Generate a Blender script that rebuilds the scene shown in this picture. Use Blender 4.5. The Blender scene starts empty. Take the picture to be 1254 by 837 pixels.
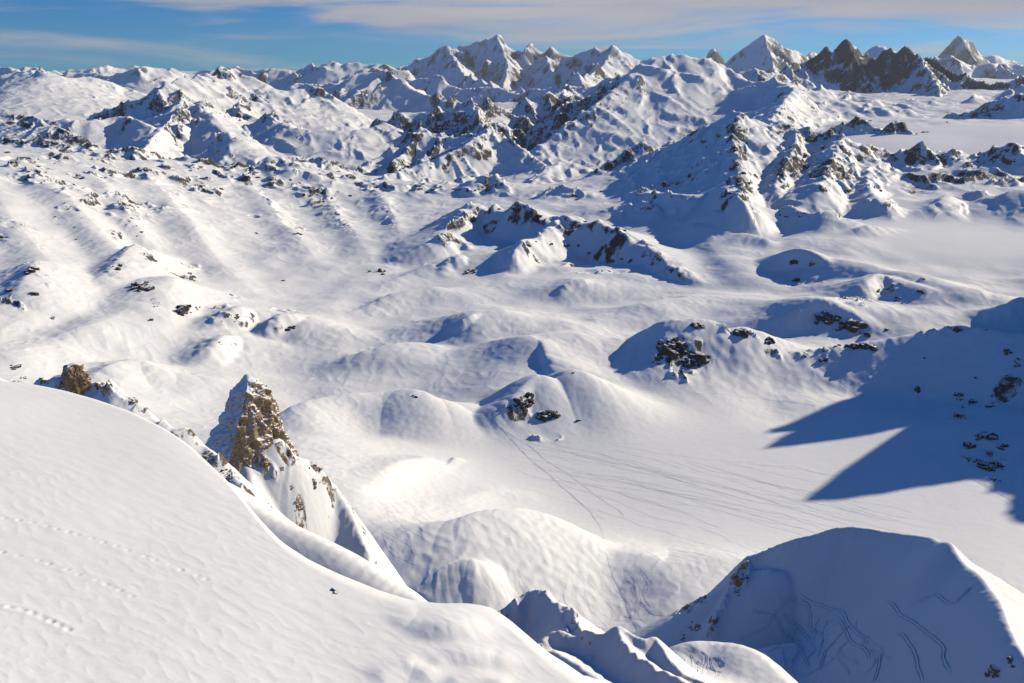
import bpy, math, random, time
import numpy as np
T0 = time.time()
Q = 1.0                       # grid density
R_ = math.radians
# ---------------------------------------------------------------- camera model
F_ = 1033.0; PITCH = R_(17.7); CP, SP = math.cos(PITCH), math.sin(PITCH)
def te(px, py):
    """direction through a photograph position: lateral and vertical slope per metre of distance"""
    v = (418.5 - py) / F_; u = (px - 627.0) / F_
    f = CP + v * SP
    return u / f, (-SP + v * CP) / f
def P(px, py, d):
    """ground point: d > 0 is its distance, d < 0 its height relative to the viewpoint"""
    t, e = te(px, py)
    D = d if d > 0 else d / e
    return np.array((t * D, D, e * D))
def PT(p):
    if p[0] == 'w': return np.array(p[1:4], float)
    return P(*p)
# ---------------------------------------------------------------- noise
_rs = np.random.RandomState(7)
_perm = np.concatenate([_rs.permutation(256)] * 2).astype(np.int32)
_ang = _rs.rand(256) * 2 * np.pi
_gx = np.cos(_ang).astype(np.float32); _gy = np.sin(_ang).astype(np.float32)
_g3 = _rs.randn(256, 3).astype(np.float32); _g3 /= np.linalg.norm(_g3, axis=1)[:, None]
def perlin(x, y, seed=0):
    x = np.asarray(x, np.float64) + seed * 17.31; y = np.asarray(y, np.float64) + seed * 9.77
    xi = np.floor(x); yi = np.floor(y)
    fx = (x - xi).astype(np.float32); fy = (y - yi).astype(np.float32)
    X = xi.astype(np.int64) & 255; Y = yi.astype(np.int64) & 255
    X1 = (X + 1) & 255; Y1 = (Y + 1) & 255
    u = fx * fx * fx * (fx * (fx * 6 - 15) + 10); v = fy * fy * fy * (fy * (fy * 6 - 15) + 10)
    a = _perm[_perm[X] + Y]; b = _perm[_perm[X1] + Y]; c = _perm[_perm[X] + Y1]; d = _perm[_perm[X1] + Y1]
    na = _gx[a] * fx + _gy[a] * fy; nb = _gx[b] * (fx - 1) + _gy[b] * fy
    nc = _gx[c] * fx + _gy[c] * (fy - 1); nd = _gx[d] * (fx - 1) + _gy[d] * (fy - 1)
    return ((na + u * (nb - na)) * (1 - v) + (nc + u * (nd - nc)) * v) * 1.5
def perlin3(x, y, z):
    xi = np.floor(x); yi = np.floor(y); zi = np.floor(z)
    fx = x - xi; fy = y - yi; fz = z - zi
    X = xi.astype(int) & 255; Y = yi.astype(int) & 255; Z = zi.astype(int) & 255
    u, v, w = [q * q * q * (q * (q * 6 - 15) + 10) for q in (fx, fy, fz)]
    r = 0
    for i in (0, 1):
        for j in (0, 1):
            for k in (0, 1):
                g = _g3[_perm[_perm[_perm[(X + i) & 255] + ((Y + j) & 255)] + ((Z + k) & 255)]]
                n = g[..., 0] * (fx - i) + g[..., 1] * (fy - j) + g[..., 2] * (fz - k)
                r = r + n * (u if i else 1 - u) * (v if j else 1 - v) * (w if k else 1 - w)
    return r * 1.4
def sst(a, b, x):
    t = np.clip((x - a) / (b - a), 0, 1); return t * t * (3 - 2 * t)
def fbm(x, y, lam, octv, gain=0.5, seed=0, cell=None, ridged=False, lac=2.03):
    """fractal noise, wavelength lam in metres at the first octave; octaves finer than the mesh fade out"""
    s = 0; a = 1.0; ca, sa = math.cos(0.6), math.sin(0.6)
    x = x / lam; y = y / lam; L = lam; prev = 1.0
    for o in range(octv):
        w = 1.0 if cell is None else sst(1.8, 4.0, L / cell)
        if cell is not None and np.max(w) <= 0: break
        n = perlin(x, y, seed + o)
        if ridged:
            n = 1 - np.abs(n) * 1.6; n = n * np.abs(n); n = n * prev; prev = np.clip(n * 1.3, 0, 1); n = n - 0.35
        s = s + a * n * w
        a *= gain; x, y = (x * ca - y * sa) * lac, (x * sa + y * ca) * lac; L /= lac
    return s
def smax(a, b, k):
    h = np.clip(0.5 + 0.5 * (a - b) / k, 0, 1)
    return b + (a - b) * h + k * h * (1 - h)
# ---------------------------------------------------------------- heightfield sheet in (lateral slope, distance) coordinates
def spline(W, n):
    if n <= 1 or len(W) < 3: return W
    Q_ = np.vstack([2 * W[0] - W[1], W, 2 * W[-1] - W[-2]]); out = []
    for i in range(1, len(Q_) - 2):
        a, b, c, d = Q_[i - 1:i + 3]
        for k in range(n):
            u = k / n; out.append(0.5 * (2 * b + (c - a) * u + (2 * a - 5 * b + 4 * c - d) * u * u + (3 * b - a - 3 * c + d) * u ** 3))
    out.append(W[-1]); return np.array(out)
class Sheet:
    def __init__(s, t, D, base):
        s.t = np.asarray(t, np.float64); s.D = np.asarray(D, np.float64)
        s.X = s.t[None, :] * s.D[:, None]; s.Y = np.repeat(s.D[:, None], len(s.t), 1)
        dt = np.gradient(s.t)[None, :] * s.D[:, None]; dd = np.gradient(s.D)[:, None] + 0 * dt
        s.cell = np.maximum(dt, dd).astype(np.float32)
        s.H = base(s); s.H0 = s.H
        s.rock = np.zeros(s.H.shape, np.float32); s.lab = np.zeros(s.H.shape, np.int16)
        s.calm = np.zeros(s.H.shape, np.float32); s.names = ['valley']
        s.WX = 0; s.WY = 0
    def warp(s, amp, lam, octv=5, seed=50, rel=0.06):
        # the wobble of ridge lines: long waves only where the land is far away
        a = 0; b = 0; L = lam; A = amp
        for o in range(octv):
            w = sst(0.02, 0.05, L / 6 / (s.Y * rel)) ; w = 1 - w
            w = w * sst(1.5, 3.5, L / s.cell)
            a = a + perlin(s.X / L, s.Y / L, seed + o) * A * L * w
            b = b + perlin(s.X / L, s.Y / L, seed + 20 + o) * A * L * w
            L /= 2.1
        s.WX = a; s.WY = b
    def lift(s, px, py, h):
        """the point h metres above the ground that is seen at this place of the photograph"""
        t, e = te(px, py); j = int(np.clip(np.searchsorted(s.t, t), 0, len(s.t) - 1))
        g = (s.H0[:, j] + h) / s.D; i = int(np.argmax(g >= e))
        return np.array((t * s.D[i], s.D[i], e * s.D[i]))
    def box(s, lo, hi):
        i0 = max(0, np.searchsorted(s.D, lo[1]) - 1); i1 = min(len(s.D), np.searchsorted(s.D, hi[1]) + 1)
        if i1 - i0 < 2: return None
        dl = max(s.D[i0], 1.0); dh = s.D[i1 - 1]
        tl = min(lo[0] / dl, lo[0] / dh); th = max(hi[0] / dl, hi[0] / dh)
        j0 = max(0, np.searchsorted(s.t, tl) - 1); j1 = min(len(s.t), np.searchsorted(s.t, th) + 1)
        if j1 - j0 < 2: return None
        return slice(i0, i1), slice(j0, j1)
    def ridge(s, pts, sl=35, sr=35, rho=6, k=8, rock=0, rw=80, conc=None, foot=None, reach=None, spur=None,
              warp=1.0, name=None, jag=0.0, jl=60, rs=0, rel=False, rib=1.6, pw=7):
        if rel: W = np.array([s.lift(*p) for p in pts])
        else: W = np.array([PT(p) for p in pts]) if not isinstance(pts, np.ndarray) else pts
        W = spline(W, 3 if len(W) > 2 and not isinstance(pts, np.ndarray) else 1)
        if reach is None: reach = max(60.0, (W[:, 2].max() - (s.foot_z if foot is None else foot)) / math.tan(R_(min(sl, sr)))) * (1.7 if conc else 1.15)
        bx = s.box((W[:, 0].min() - reach, W[:, 1].min() - reach), (W[:, 0].max() + reach, W[:, 1].max() + reach))
        if bx is None: return
        x = s.X[bx] + (s.WX[bx] * warp if warp and not np.isscalar(s.WX) else 0)
        y = s.Y[bx] + (s.WY[bx] * warp if warp and not np.isscalar(s.WX) else 0)
        x = x.astype(np.float32); y = y.astype(np.float32); acc = 0.0
        z = np.zeros(x.shape, np.float32); ws = np.zeros(x.shape, np.float32); d = np.full(x.shape, 1e9, np.float32)
        tl, tr = math.tan(R_(sl)), math.tan(R_(sr))
        tot = float(np.hypot(*np.diff(W[:, :2], axis=0).T).sum())
        if jag:
            ta = np.linspace(0, tot, 900); tj = jag * 1.2 * fbm(ta, ta * 0 + tot, jl, 4, 0.6, 5 + rs, np.full(ta.shape, float(np.median(s.cell[bx])))) + 0 * ta
        for a, b in zip(W[:-1], W[1:]):
            dx, dy = float(b[0] - a[0]), float(b[1] - a[1]); L = math.sqrt(dx * dx + dy * dy) + 1e-6
            tt = np.clip(((x - a[0]) * dx + (y - a[1]) * dy) / (L * L), 0, 1)
            qx = x - a[0] - tt * dx; qy = y - a[1] - tt * dy
            di = np.sqrt(qx * qx + qy * qy)
            f = 0.5 + 0.5 * np.clip((dx * qy - dy * qx) * (1.5 / L) / (di + 1e-3), -1, 1)      # 1 on the left of the line, 0 on its right
            ts = tr + (tl - tr) * f
            dd = np.sqrt(di * di + rho * rho) - rho
            zi = a[2] + tt * (b[2] - a[2])
            if jag: zi = zi + np.interp((acc + tt * L).ravel(), ta, tj).reshape(tt.shape) * np.exp(-di / (jl * rib))
            if conc: zi = zi - ts * 0.55 * dd - ts * (0.45 * conc) * (1 - np.exp(-dd / conc))
            else: zi = zi - ts * dd
            w_ = ((di + 1) / reach) ** -pw; z += w_ * zi; ws += w_; d = np.minimum(d, di)
            acc += L
        z = z / ws - np.maximum(d - reach * .7, 0) ** 2 / (reach * .1)
        H = s.H[bx]
        up = z - H
        s.H[bx] = smax(H, z, k) if k > 0 else np.maximum(H, z)
        if name is not None:
            if name not in s.names: s.names.append(name)
            L_ = s.lab[bx]; L_[up > 0] = s.names.index(name); s.lab[bx] = L_
        rk = s.rock[bx]; c = sst(-4, 4, up)
        rk = rk * (1 - c) + c * rock * np.exp(-(d / rw) ** 2)
        s.rock[bx] = np.maximum(rk, s.rock[bx] * (1 - c))
        if spur:
            sp, ln, ang = spur[:3]; kw = spur[3] if len(spur) > 3 else {}
            rnd = random.Random(int(abs(W[0, 0] * 7 + W[0, 1] * 3)) + rs)
            seg = np.linalg.norm(np.diff(W[:, :2], axis=0), axis=1); tot = seg.sum(); pos = rnd.random() * sp * 0.5
            sd = 1; sides = kw.get('sides', (1, -1))
            while pos < tot:
                q = pos; i = 0
                while i < len(seg) - 1 and q > seg[i]: q -= seg[i]; i += 1
                a, b = W[i], W[i + 1]; fr = min(1, q / seg[i]); c0 = a + (b - a) * fr
                dr = (b - a)[:2] / (seg[i] + 1e-9)
                for sd in sides:
                    if rnd.random() < 0.12: continue
                    th = math.atan2(dr[1], dr[0]) + sd * (math.pi / 2 + rnd.uniform(-.45, .45))
                    ll = ln * rnd.uniform(.55, 1.25); pp = [c0.copy()]; pp[0][2] -= ll * 0.02
                    st = 4; z0 = pp[0][2]
                    for q_ in range(st):
                        th += rnd.uniform(-.3, .3); l_ = ll / st
                        an = R_(ang * rnd.uniform(.7, 1.25))
                        n_ = pp[-1] + np.array((math.cos(th) * l_, math.sin(th) * l_, -math.tan(an) * l_)); pp.append(n_)
                    ss = (sl if sd > 0 else sr) + kw.get('add', 5)
                    sub = kw.get('sub')
                    s.ridge(np.array(pp), ss, ss, rho * 0.6, k * 0.6, kw.get('rock', rock * .8), kw.get('rw', rw * .6), None, foot,
                            ll * 0.55, (sp * .5, ln * .4, ang * 1.15, dict(add=2)) if sub else None, warp, name, jag * .6, jl * .6, rs + 1)
                pos += sp * rnd.uniform(.6, 1.4)
    def mound(s, pts, sl=45, sr=20, rock=0, name=None, k=5, warp=1.0, wmin=18):
        """a rounded snow hummock; pts are (px, py, height above the ground); steep on the left of the line, gentle on its right"""
        W = np.array([np.r_[s.lift(*p)[:2], p[2]] for p in pts]); W = spline(W, 3); W[:, 2] = np.maximum(W[:, 2], 0.5)
        hm = W[:, 2].max(); reach = 2.6 * max(wmin * 2, hm / math.tan(R_(min(sl, sr))))
        bx = s.box((W[:, 0].min() - reach, W[:, 1].min() - reach), (W[:, 0].max() + reach, W[:, 1].max() + reach))
        if bx is None: return
        x = s.X[bx] + s.WX[bx] * warp; y = s.Y[bx] + s.WY[bx] * warp
        wl, wr = max(wmin * .7, hm * 0.75 / math.tan(R_(sl))), max(wmin, hm * 0.86 / math.tan(R_(sr)))
        g = np.zeros(x.shape); 
        for a, b in zip(W[:-1], W[1:]):
            dx, dy = b[0] - a[0], b[1] - a[1]; L = math.hypot(dx, dy) + 1e-9
            tt = np.clip(((x - a[0]) * dx + (y - a[1]) * dy) / L ** 2, 0, 1)
            qx = x - a[0] - tt * dx; qy = y - a[1] - tt * dy; d = np.hypot(qx, qy)
            sd = (dx * qy - dy * qx) / L / (d + 6)
            f = sst(-1, 1, sd * 1.3); w = wr + (wl - wr) * f
            h = a[2] + tt * (b[2] - a[2])
            g = np.maximum(g, h * np.exp(-(d / w) ** (2.0 - .55 * f)))
        H = s.H[bx]; B = s.H0[bx]; z = B + g
        m = g > 0.5
        s.H[bx] = np.where(m, smax(H, z, k) - 0.25 * k * (np.abs(H - z) < 1e-6), H) if k == 0 else H + (smax(H, z, k) - smax(H, B, k))
        if name is not None:
            if name not in s.names: s.names.append(name)
            L_ = s.lab[bx]; L_[(g > hm * 0.3) & (z > H)] = s.names.index(name); s.lab[bx] = L_
        if rock:
            s.rock[bx] = np.maximum(s.rock[bx], rock * sst(.35, .8, g / hm) * sst(0.2, 0.6, fbm(x, y, hm * 1.3, 3, .5, 17) + .3))
    def flat(s, px, py, d, rx, ry, amt=1.0, rot=0):
        c = P(px, py, d); m = max(rx, ry) * 1.6
        bx = s.box((c[0] - m, c[1] - m), (c[0] + m, c[1] + m))
        if bx is None: return
        u = s.X[bx] - c[0]; v = s.Y[bx] - c[1]; ca, sa = math.cos(rot), math.sin(rot)
        r = np.hypot((u * ca + v * sa) / rx, (-u * sa + v * ca) / ry)
        s.calm[bx] = np.maximum(s.calm[bx], amt * (1 - sst(.6, 1.3, r)))
    def rocky(s, px, py, d, rx, ry, amt=1.0):
        """patch of ground where rock stands through the snow; rx, ry in photograph pixels"""
        t, e = te(px, py); D = d if d > 0 else d / e
        ex = rx / 1080.0; e2 = te(px, py - ry)[1]; zz = e * D
        # depth half-extent for sloping ground of about 30 degrees facing the viewpoint
        dv = abs(e2 - e) / (0.5 + abs(e)) + 1e-4
        bx = s.box(((t - ex * 2) * D - 1, D * math.exp(-dv * 2)), ((t + ex * 2) * D + 1, D * math.exp(dv * 2)))
        if bx is None: return
        T = s.X[bx] / s.Y[bx]; r = np.hypot((T - t) / ex, np.log(s.Y[bx] / D) / dv)
        s.rock[bx] = np.maximum(s.rock[bx], amt * (1 - sst(.5, 1.4, r)))
    def slope(s):
        dHt = np.gradient(s.H, s.t, axis=1); dHd = np.gradient(s.H, s.D, axis=0)
        gx = dHt / s.D[:, None]; gy = dHd - (s.t[None, :] / s.D[:, None]) * dHt
        return gx, gy
def rbf(pts):
    A = np.array([(te(p[0], p[1])[0], math.log(PT(p)[1]), te(p[0], p[1])[1]) if p[0] != 'w' else
                  (p[1] / p[2], math.log(p[2]), p[3] / p[2]) for p in pts])
    n = len(A)
    def ph(r2): return 0.5 * r2 * np.log(r2 + 1e-12)
    K = ph((A[:, None, 0] - A[None, :, 0]) ** 2 + (A[:, None, 1] - A[None, :, 1]) ** 2) + np.eye(n) * 2e-4
    Pm = np.c_[np.ones(n), A[:, 0], A[:, 1]]
    M = np.block([[K, Pm], [Pm.T, np.zeros((3, 3))]])
    w = np.linalg.solve(M, np.r_[A[:, 2], 0, 0, 0])
    def ev(s):
        lD = np.log(s.D)[:, None]; T = s.t[None, :]
        e = w[n] + w[n + 1] * T + w[n + 2] * lD
        for i in range(n): e = e + w[i] * ph((T - A[i, 0]) ** 2 + (lD - A[i, 1]) ** 2)
        return e * s.D[:, None]
    return ev
# ---------------------------------------------------------------- materials
SUN_AZ, SUN_EL = 60.0, 23.5
def node(nt, t, **kw):
    n = nt.nodes.new(t)
    for k, v in kw.items():
        if k in n.inputs.keys() if hasattr(n.inputs, 'keys') else False: n.inputs[k].default_value = v
        else: setattr(n, k, v)
    return n
def mmath(nt, op, a, b=None, c=None, clamp=False):
    n = nt.nodes.new('ShaderNodeMath'); n.operation = op; n.use_clamp = clamp
    for i, v in enumerate((a, b, c)):
        if v is None: continue
        if isinstance(v, (int, float)): n.inputs[i].default_value = v
        else: nt.links.new(v, n.inputs[i])
    return n.outputs[0]
def noise(nt, vec, scale, detail=6, rough=0.6, dist=0.0, lac=2.0):
    n = nt.nodes.new('ShaderNodeTexNoise'); n.inputs['Scale'].default_value = scale
    n.inputs['Detail'].default_value = detail; n.inputs['Roughness'].default_value = rough
    n.inputs['Distortion'].default_value = dist; n.inputs['Lacunarity'].default_value = lac
    nt.links.new(vec, n.inputs['Vector']); return n.outputs['Fac']
def ramp(nt, fac, stops):
    n = nt.nodes.new('ShaderNodeValToRGB'); e = n.color_ramp.elements
    while len(e) < len(stops): e.new(0.5)
    for q, (p, c) in zip(e, stops): q.position = p; q.color = (*c, 1)
    nt.links.new(fac, n.inputs[0]); return n.outputs[0]
def mapping(nt, vec, scale=(1, 1, 1), rot=(0, 0, 0)):
    n = nt.nodes.new('ShaderNodeMapping'); n.inputs['Scale'].default_value = scale; n.inputs['Rotation'].default_value = rot
    nt.links.new(vec, n.inputs['Vector']); return n.outputs[0]
def mix(nt, f, a, b):
    n = nt.nodes.new('ShaderNodeMix'); n.data_type = 'RGBA'
    for s, v in ((n.inputs[0], f), (n.inputs[6], a), (n.inputs[7], b)):
        if isinstance(v, (int, float)): s.default_value = v
        elif isinstance(v, tuple): s.default_value = (*v, 1)
        else: nt.links.new(v, s)
    return n.outputs[2]
def bump(nt, h, strength, dist, prev=None):
    n = nt.nodes.new('ShaderNodeBump'); n.inputs['Strength'].default_value = strength; n.inputs['Distance'].default_value = dist
    nt.links.new(h, n.inputs['Height'])
    if prev is not None: nt.links.new(prev, n.inputs['Normal'])
    return n.outputs[0]
SNOW = (0.81, 0.815, 0.83)
def snow_rock(name, unit, rock_cols, snow_bump=0.17, rock_soft=0.14, ripple=False, noise_amt=1.5):
    """snow with bare rock where the 'rock' attribute says the ground is too steep to hold snow;
    unit = size in metres of the coarsest rock detail"""
    m = bpy.data.materials.new(name); m.use_nodes = True; nt = m.node_tree; bs = nt.nodes['Principled BSDF']
    pos = nt.nodes.new('ShaderNodeNewGeometry').outputs['Position']
    at = nt.nodes.new('ShaderNodeAttribute'); at.attribute_name = 'rock'; ra = at.outputs['Fac']
    n1 = noise(nt, pos, 1 / unit, 9, 0.66, 0.3)
    f = mmath(nt, 'ADD', ra, mmath(nt, 'MULTIPLY', mmath(nt, 'SUBTRACT', n1, 0.5), noise_amt))
    mr = nt.nodes.new('ShaderNodeMapRange'); mr.interpolation_type = 'SMOOTHSTEP'
    mr.inputs[1].default_value = 0.5 - rock_soft; mr.inputs[2].default_value = 0.5 + rock_soft
    nt.links.new(f, mr.inputs[0]); rf = mr.outputs[0]
    n2 = noise(nt, mapping(nt, pos, (1, 1, 2.2)), 2.3 / unit, 8, 0.7, 0.6)
    n3 = noise(nt, pos, 0.31 / unit, 3, 0.5)
    rc = ramp(nt, n2, list(zip((0.28, 0.5, 0.72), rock_cols[:3])))
    rc = mix(nt, mmath(nt, 'MULTIPLY', n3, 0.6), rc, rock_cols[3])
    sn = ramp(nt, noise(nt, pos, 0.05 / unit * 3, 4, 0.5), [(0.3, (0.79, 0.80, 0.82)), (0.7, (0.83, 0.83, 0.84))])
    col = mix(nt, rf, sn, rc)
    nt.links.new(col, bs.inputs['Base Color'])
    ro = mmath(nt, 'ADD', mmath(nt, 'MULTIPLY', rf, 0.3), 0.6); nt.links.new(ro, bs.inputs['Roughness'])
    bs.inputs['Specular IOR Level'].default_value = 0.2
    hs = noise(nt, mapping(nt, pos, (1, 1.8, 1), (0, 0, 0.5)), 0.9 / unit, 7, 0.55)
    b1 = bump(nt, hs, snow_bump, unit * 0.16)
    fz = nt.nodes.new('ShaderNodeTexNoise'); fz.noise_type = 'RIDGED_MULTIFRACTAL'; fz.inputs['Scale'].default_value = 2.2 / unit; fz.inputs['Detail'].default_value = 5; fz.inputs['Roughness'].default_value = .6
    nt.links.new(mapping(nt, pos, (1, 2.2, 1), (0, 0, 0.9)), fz.inputs['Vector']); b1 = bump(nt, fz.outputs['Fac'], snow_bump * .5, unit * .014, b1)
    hr = mmath(nt, 'MULTIPLY', n2, rf); b2 = bump(nt, hr, 0.9, unit * 0.35, b1)
    nt.links.new(b2, bs.inputs['Normal'])
    return m
# ---------------------------------------------------------------- meshes
COL = bpy.context.scene.collection
def mesh_arrays(name, co, quads, mat, attr=None, smooth=True, tris=None):
    me = bpy.data.meshes.new(name)
    nq = len(quads); nt_ = 0 if tris is None else len(tris)
    me.vertices.add(len(co)); me.vertices.foreach_set('co', np.asarray(co, np.float32).ravel())
    li = quads.ravel() if nt_ == 0 else np.concatenate([quads.ravel(), tris.ravel()])
    me.loops.add(len(li)); me.loops.foreach_set('vertex_index', li.astype(np.int32))
    me.polygons.add(nq + nt_)
    st = np.arange(nq) * 4
    if nt_: st = np.concatenate([st, nq * 4 + np.arange(nt_) * 3])
    me.polygons.foreach_set('loop_start', st.astype(np.int32))
    me.update(calc_edges=True)
    if smooth: me.polygons.foreach_set('use_smooth', np.ones(nq + nt_, bool))
    if attr is not None:
        for k, v in attr.items():
            a = me.attributes.new(k, 'FLOAT', 'POINT'); a.data.foreach_set('value', np.asarray(v, np.float32).ravel())
    me.materials.append(mat); me.update()
    return me
def tag(o, label=None, cat=None, group=None, kind=None):
    for k, v in (('label', label), ('category', cat), ('group', group), ('kind', kind)):
        if v: o[k] = v
    return o
def link(name, me, parent=None):
    o = bpy.data.objects.new(name, me); COL.objects.link(o); o.parent = parent; return o
def sheet_objects(s, mat, camz, meta, mask=None):
    """the sheet as one object for each named stretch of land"""
    nD, nT = s.H.shape
    co = np.stack([s.X, s.Y, s.H + camz], -1).reshape(-1, 3)
    idx = np.arange(nD * nT).reshape(nD, nT)
    q = np.stack([idx[:-1, :-1], idx[:-1, 1:], idx[1:, 1:], idx[1:, :-1]], -1).reshape(-1, 4)
    lab = s.lab[:-1, :-1].ravel(); keep = np.ones(len(q), bool)
    if mask is not None: keep = mask[:-1, :-1].ravel()
    rk = s.rk.ravel(); out = {}
    # shared normals over the whole sheet keep the joins between stretches invisible
    gx, gy = s.slope(); N = np.stack([-gx, -gy, np.ones_like(gx)], -1); N /= np.linalg.norm(N, axis=-1, keepdims=True); N = N.reshape(-1, 3)
    for i, n in enumerate(s.names):
        sel = (lab == i) & keep
        if sel.sum() < 4: continue
        qq = q[sel]; used = np.unique(qq); mp = np.zeros(len(co), np.int64); mp[used] = np.arange(len(used))
        mt = meta.get(n, dict(name=n, label=n, cat='terrain', kind='structure'))
        me = mesh_arrays(mt['name'], co[used], mp[qq], mt.get('mat', mat), {'rock': rk[used]})
        me.normals_split_custom_set_from_vertices(N[used].astype(np.float32))
        o = link(mt['name'], me); tag(o, mt['label'], mt['cat'], mt.get('group'), mt.get('kind'))
        out[n] = o
    return out
HUMS = {}
# ---------------------------------------------------------------- the land from the foot of the summit to the horizon
CAMZ = 1000.0
def build_land():
    rows = int(1480 * Q); cols = int(1300 * Q)
    D = np.exp(np.linspace(math.log(430), math.log(46000), rows))
    tc = np.linspace(-0.80, 0.80, cols); ex = np.linspace(0, 1, int(110 * Q)) ** 1.2
    t = np.concatenate([-(0.80 + ex[:0:-1] * 0.45), tc, 0.80 + ex[1:] * 0.95])
    base = rbf([
        # valley floor and glacier
        (450, 640, -600), (700, 740, -605), (900, 740, -610), (600, 600, -636), (750, 560, -640), (900, 600, -640), (1200, 640, -640),
        (1100, 560, -640), (850, 500, -640), (560, 560, -632), (450, 560, -610), (380, 590, -590), (250, 500, -630), (700, 640, -640), (1050, 640, -640),
        (450, 400, -655), (600, 380, -655), (750, 400, -645), (750, 340, -640), (900, 350, -630), (850, 280, -600), (1000, 290, -570),
        (600, 450, -640), (500, 470, -640), (900, 430, -638), (760, 480, -640), (620, 340, -640),
        (1150, 290, 3050), (1250, 290, 3050), (1250, 350, -590), (1200, 380, -600), (1100, 470, -640),
        # left flank
        (0, 178, 4200), (-150, 178, 4200), (100, 184, 4250), (150, 190, 4300), (220, 199, 4350), (300, 208, 4500), (350, 204, 4450), (420, 212, 4650), (0, 186, 4900), (150, 200, 5100), (300, 222, 5300), (0, 300, 2480), (0, 400, -515), (-150, 400, -470), (-150, 300, 2300), (200, 300, 2900), (200, 400, -582), (320, 330, -640), (300, 440, -640), (150, 450, -600), (30, 450, -540),
        (100, 240, 3200), (200, 240, 3600), (370, 260, 3900), (430, 250, 4050),
        (500, 280, -612), (450, 330, -650), (600, 230, -560), (700, 225, -545), (850, 240, -530), (950, 260, 3500), (1100, 240, 3750), (1254, 230, 3900), (1254, 255, 3600), (1400, 240, 3800),
        (1200, 168, 4850), (1120, 176, 4700), (1254, 165, 4800), (1400, 168, 4800),
        (800, 205, -480), (640, 215, 4900),
        # beyond, mostly hidden
        (0, 225, 5600), (150, 230, 5600), (0, 215, 6500), (300, 240, 6000), (560, 230, 6200), (700, 215, 6000), (850, 190, 6300), (1000, 150, 6600), (1100, 148, 7000), (1254, 140, 7000),
        (100, 175, 8000), (300, 195, 8500), (600, 190, 9000), (1050, 118, 10500), (1180, 112, 10500), (800, 150, 10000),
        (0, 145, 11000), (300, 150, 11000), (500, 150, 13000), (700, 140, 14000), (1000, 100, 15000), (1250, 100, 15000),
        (0, 115, 20000), (300, 118, 20000), (600, 120, 20000), (900, 100, 20000), (1250, 100, 20000),
        (0, 97, 40000), (400, 97, 40000), (800, 97, 40000), (1250, 97, 40000),
        ('w', 1000, 500, -600), ('w', -600, 450, -560), ('w', 0, 450, -560), ('w', 2500, 2500, -500), ('w', -2500, 2500, -350)])
    s = Sheet(t, D, base); s.foot_z = -700
    s.warp(0.20, 420, 6)
    r = s.ridge
    # ---- hummocky ground
    c = s.cell
    for a in [(760, 570, -640, 420, 330), (1000, 600, -640, 420, 260), (1180, 165, 4900, 900, 600), (1150, 270, -520, 400, 500), (1050, 640, -640, 400, 200)]: s.flat(*a)
    near = 1 - sst(5200, 7500, s.Y)
    calm = 1 - s.calm * 0.93
    sea = fbm(s.X + 900, s.Y, 420, 3, 0.42, 3, c)
    s.H += near * calm * (sea * (17 - 9 * (1 - sst(-.25, 0, s.t[None, :] + 0 * s.X)) * sst(1800, 2400, s.Y)) + fbm(s.X, s.Y, 170, 2, 0.5, 8, c) * 5) * sst(400, 1200, s.Y)
    # ---- far horizon snow ranges
    far = dict(spur=(1500, 3400, 20, dict(sub=1, rock=.45, add=5)), conc=900, rock=.5, rw=900, rho=20, k=60, foot=-900, jag=70, jl=1500)
    r([(-60, 84, 34000), (20, 84, 34000), (50, 87, 34000), (100, 85, 33000), (165, 81, 34000), (220, 86, 34000), (260, 85, 34000), (330, 84, 33000), (430, 84, 34000), (520, 84, 34000)], 34, 30, name='horizon', **far)
    r([(-60, 92, 24000), (0, 82, 24000), (30, 87, 23000), (60, 93, 24000), (110, 92, 24000), (170, 84, 23000), (230, 88, 24000), (290, 92, 24000)], 34, 30, name='horizon', **far)
    r([(290, 95, 21000), (340, 86, 21000), (372, 80, 21000), (385, 82, 20500), (405, 72, 20000), (418, 75, 20000), (428, 73, 20000), (448, 76, 20000), (468, 82, 20000), (500, 92, 20000)], 40, 34, name='horizon', **far)
    r([(418, 100, 17000), (470, 87, 17000), (490, 98, 16500), (520, 115, 16000), (560, 130, 15500)], 34, 32, name='gullied', spur=(450, 1700, 24, dict(rock=.35, add=7)), conc=700, rock=.2, rw=400, rho=20, k=60, foot=-900, jag=40, jl=900)
    r([(360, 103, 17500), (418, 103, 17000)], 34, 32, name='gullied', spur=(500, 1700, 24, dict(rock=.35, add=7)), conc=700, rock=.2, rw=400, rho=20, k=60, foot=-900, jag=40, jl=900)
    # ---- the high white massif in the centre
    W = 29000
    mas = dict(spur=(1100, 3600, 30, dict(sub=1, rock=.5, add=7)), conc=1400, rock=.55, rw=1300, rho=10, k=40, foot=-900, jag=90, jl=500, rib=3, name='massif')
    r([(470, 92, W), (500, 77, W), (520, 68, W), (536, 59, W), (548, 57, W - 500), (560, 60, W), (574, 56, W), (585, 51, W), (592, 51, W), (600, 47, W), (608, 44, W), (613, 46, W), (620, 55, W), (632, 65, W), (640, 65, W - 500), (650, 57, W), (660, 63, W), (668, 66, W), (676, 58, W), (690, 67, W), (700, 72, W), (720, 90, W)], 48, 42, **mas)
    r([(608, 44, W), (622, 75, W - 2200), (615, 105, W - 5000), (600, 125, W - 8000)], 44, 44, **{**mas, 'jag': 40})
    r([(548, 57, W), (560, 80, W - 3000), (590, 100, W - 6000), (640, 115, W - 9000)], 40, 40, **{**mas, 'jag': 40})
    r([(668, 66, W - 1000), (675, 85, W - 4000), (690, 105, W - 7000), (720, 118, W - 9000)], 44, 44, **{**mas, 'jag': 40})
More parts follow.
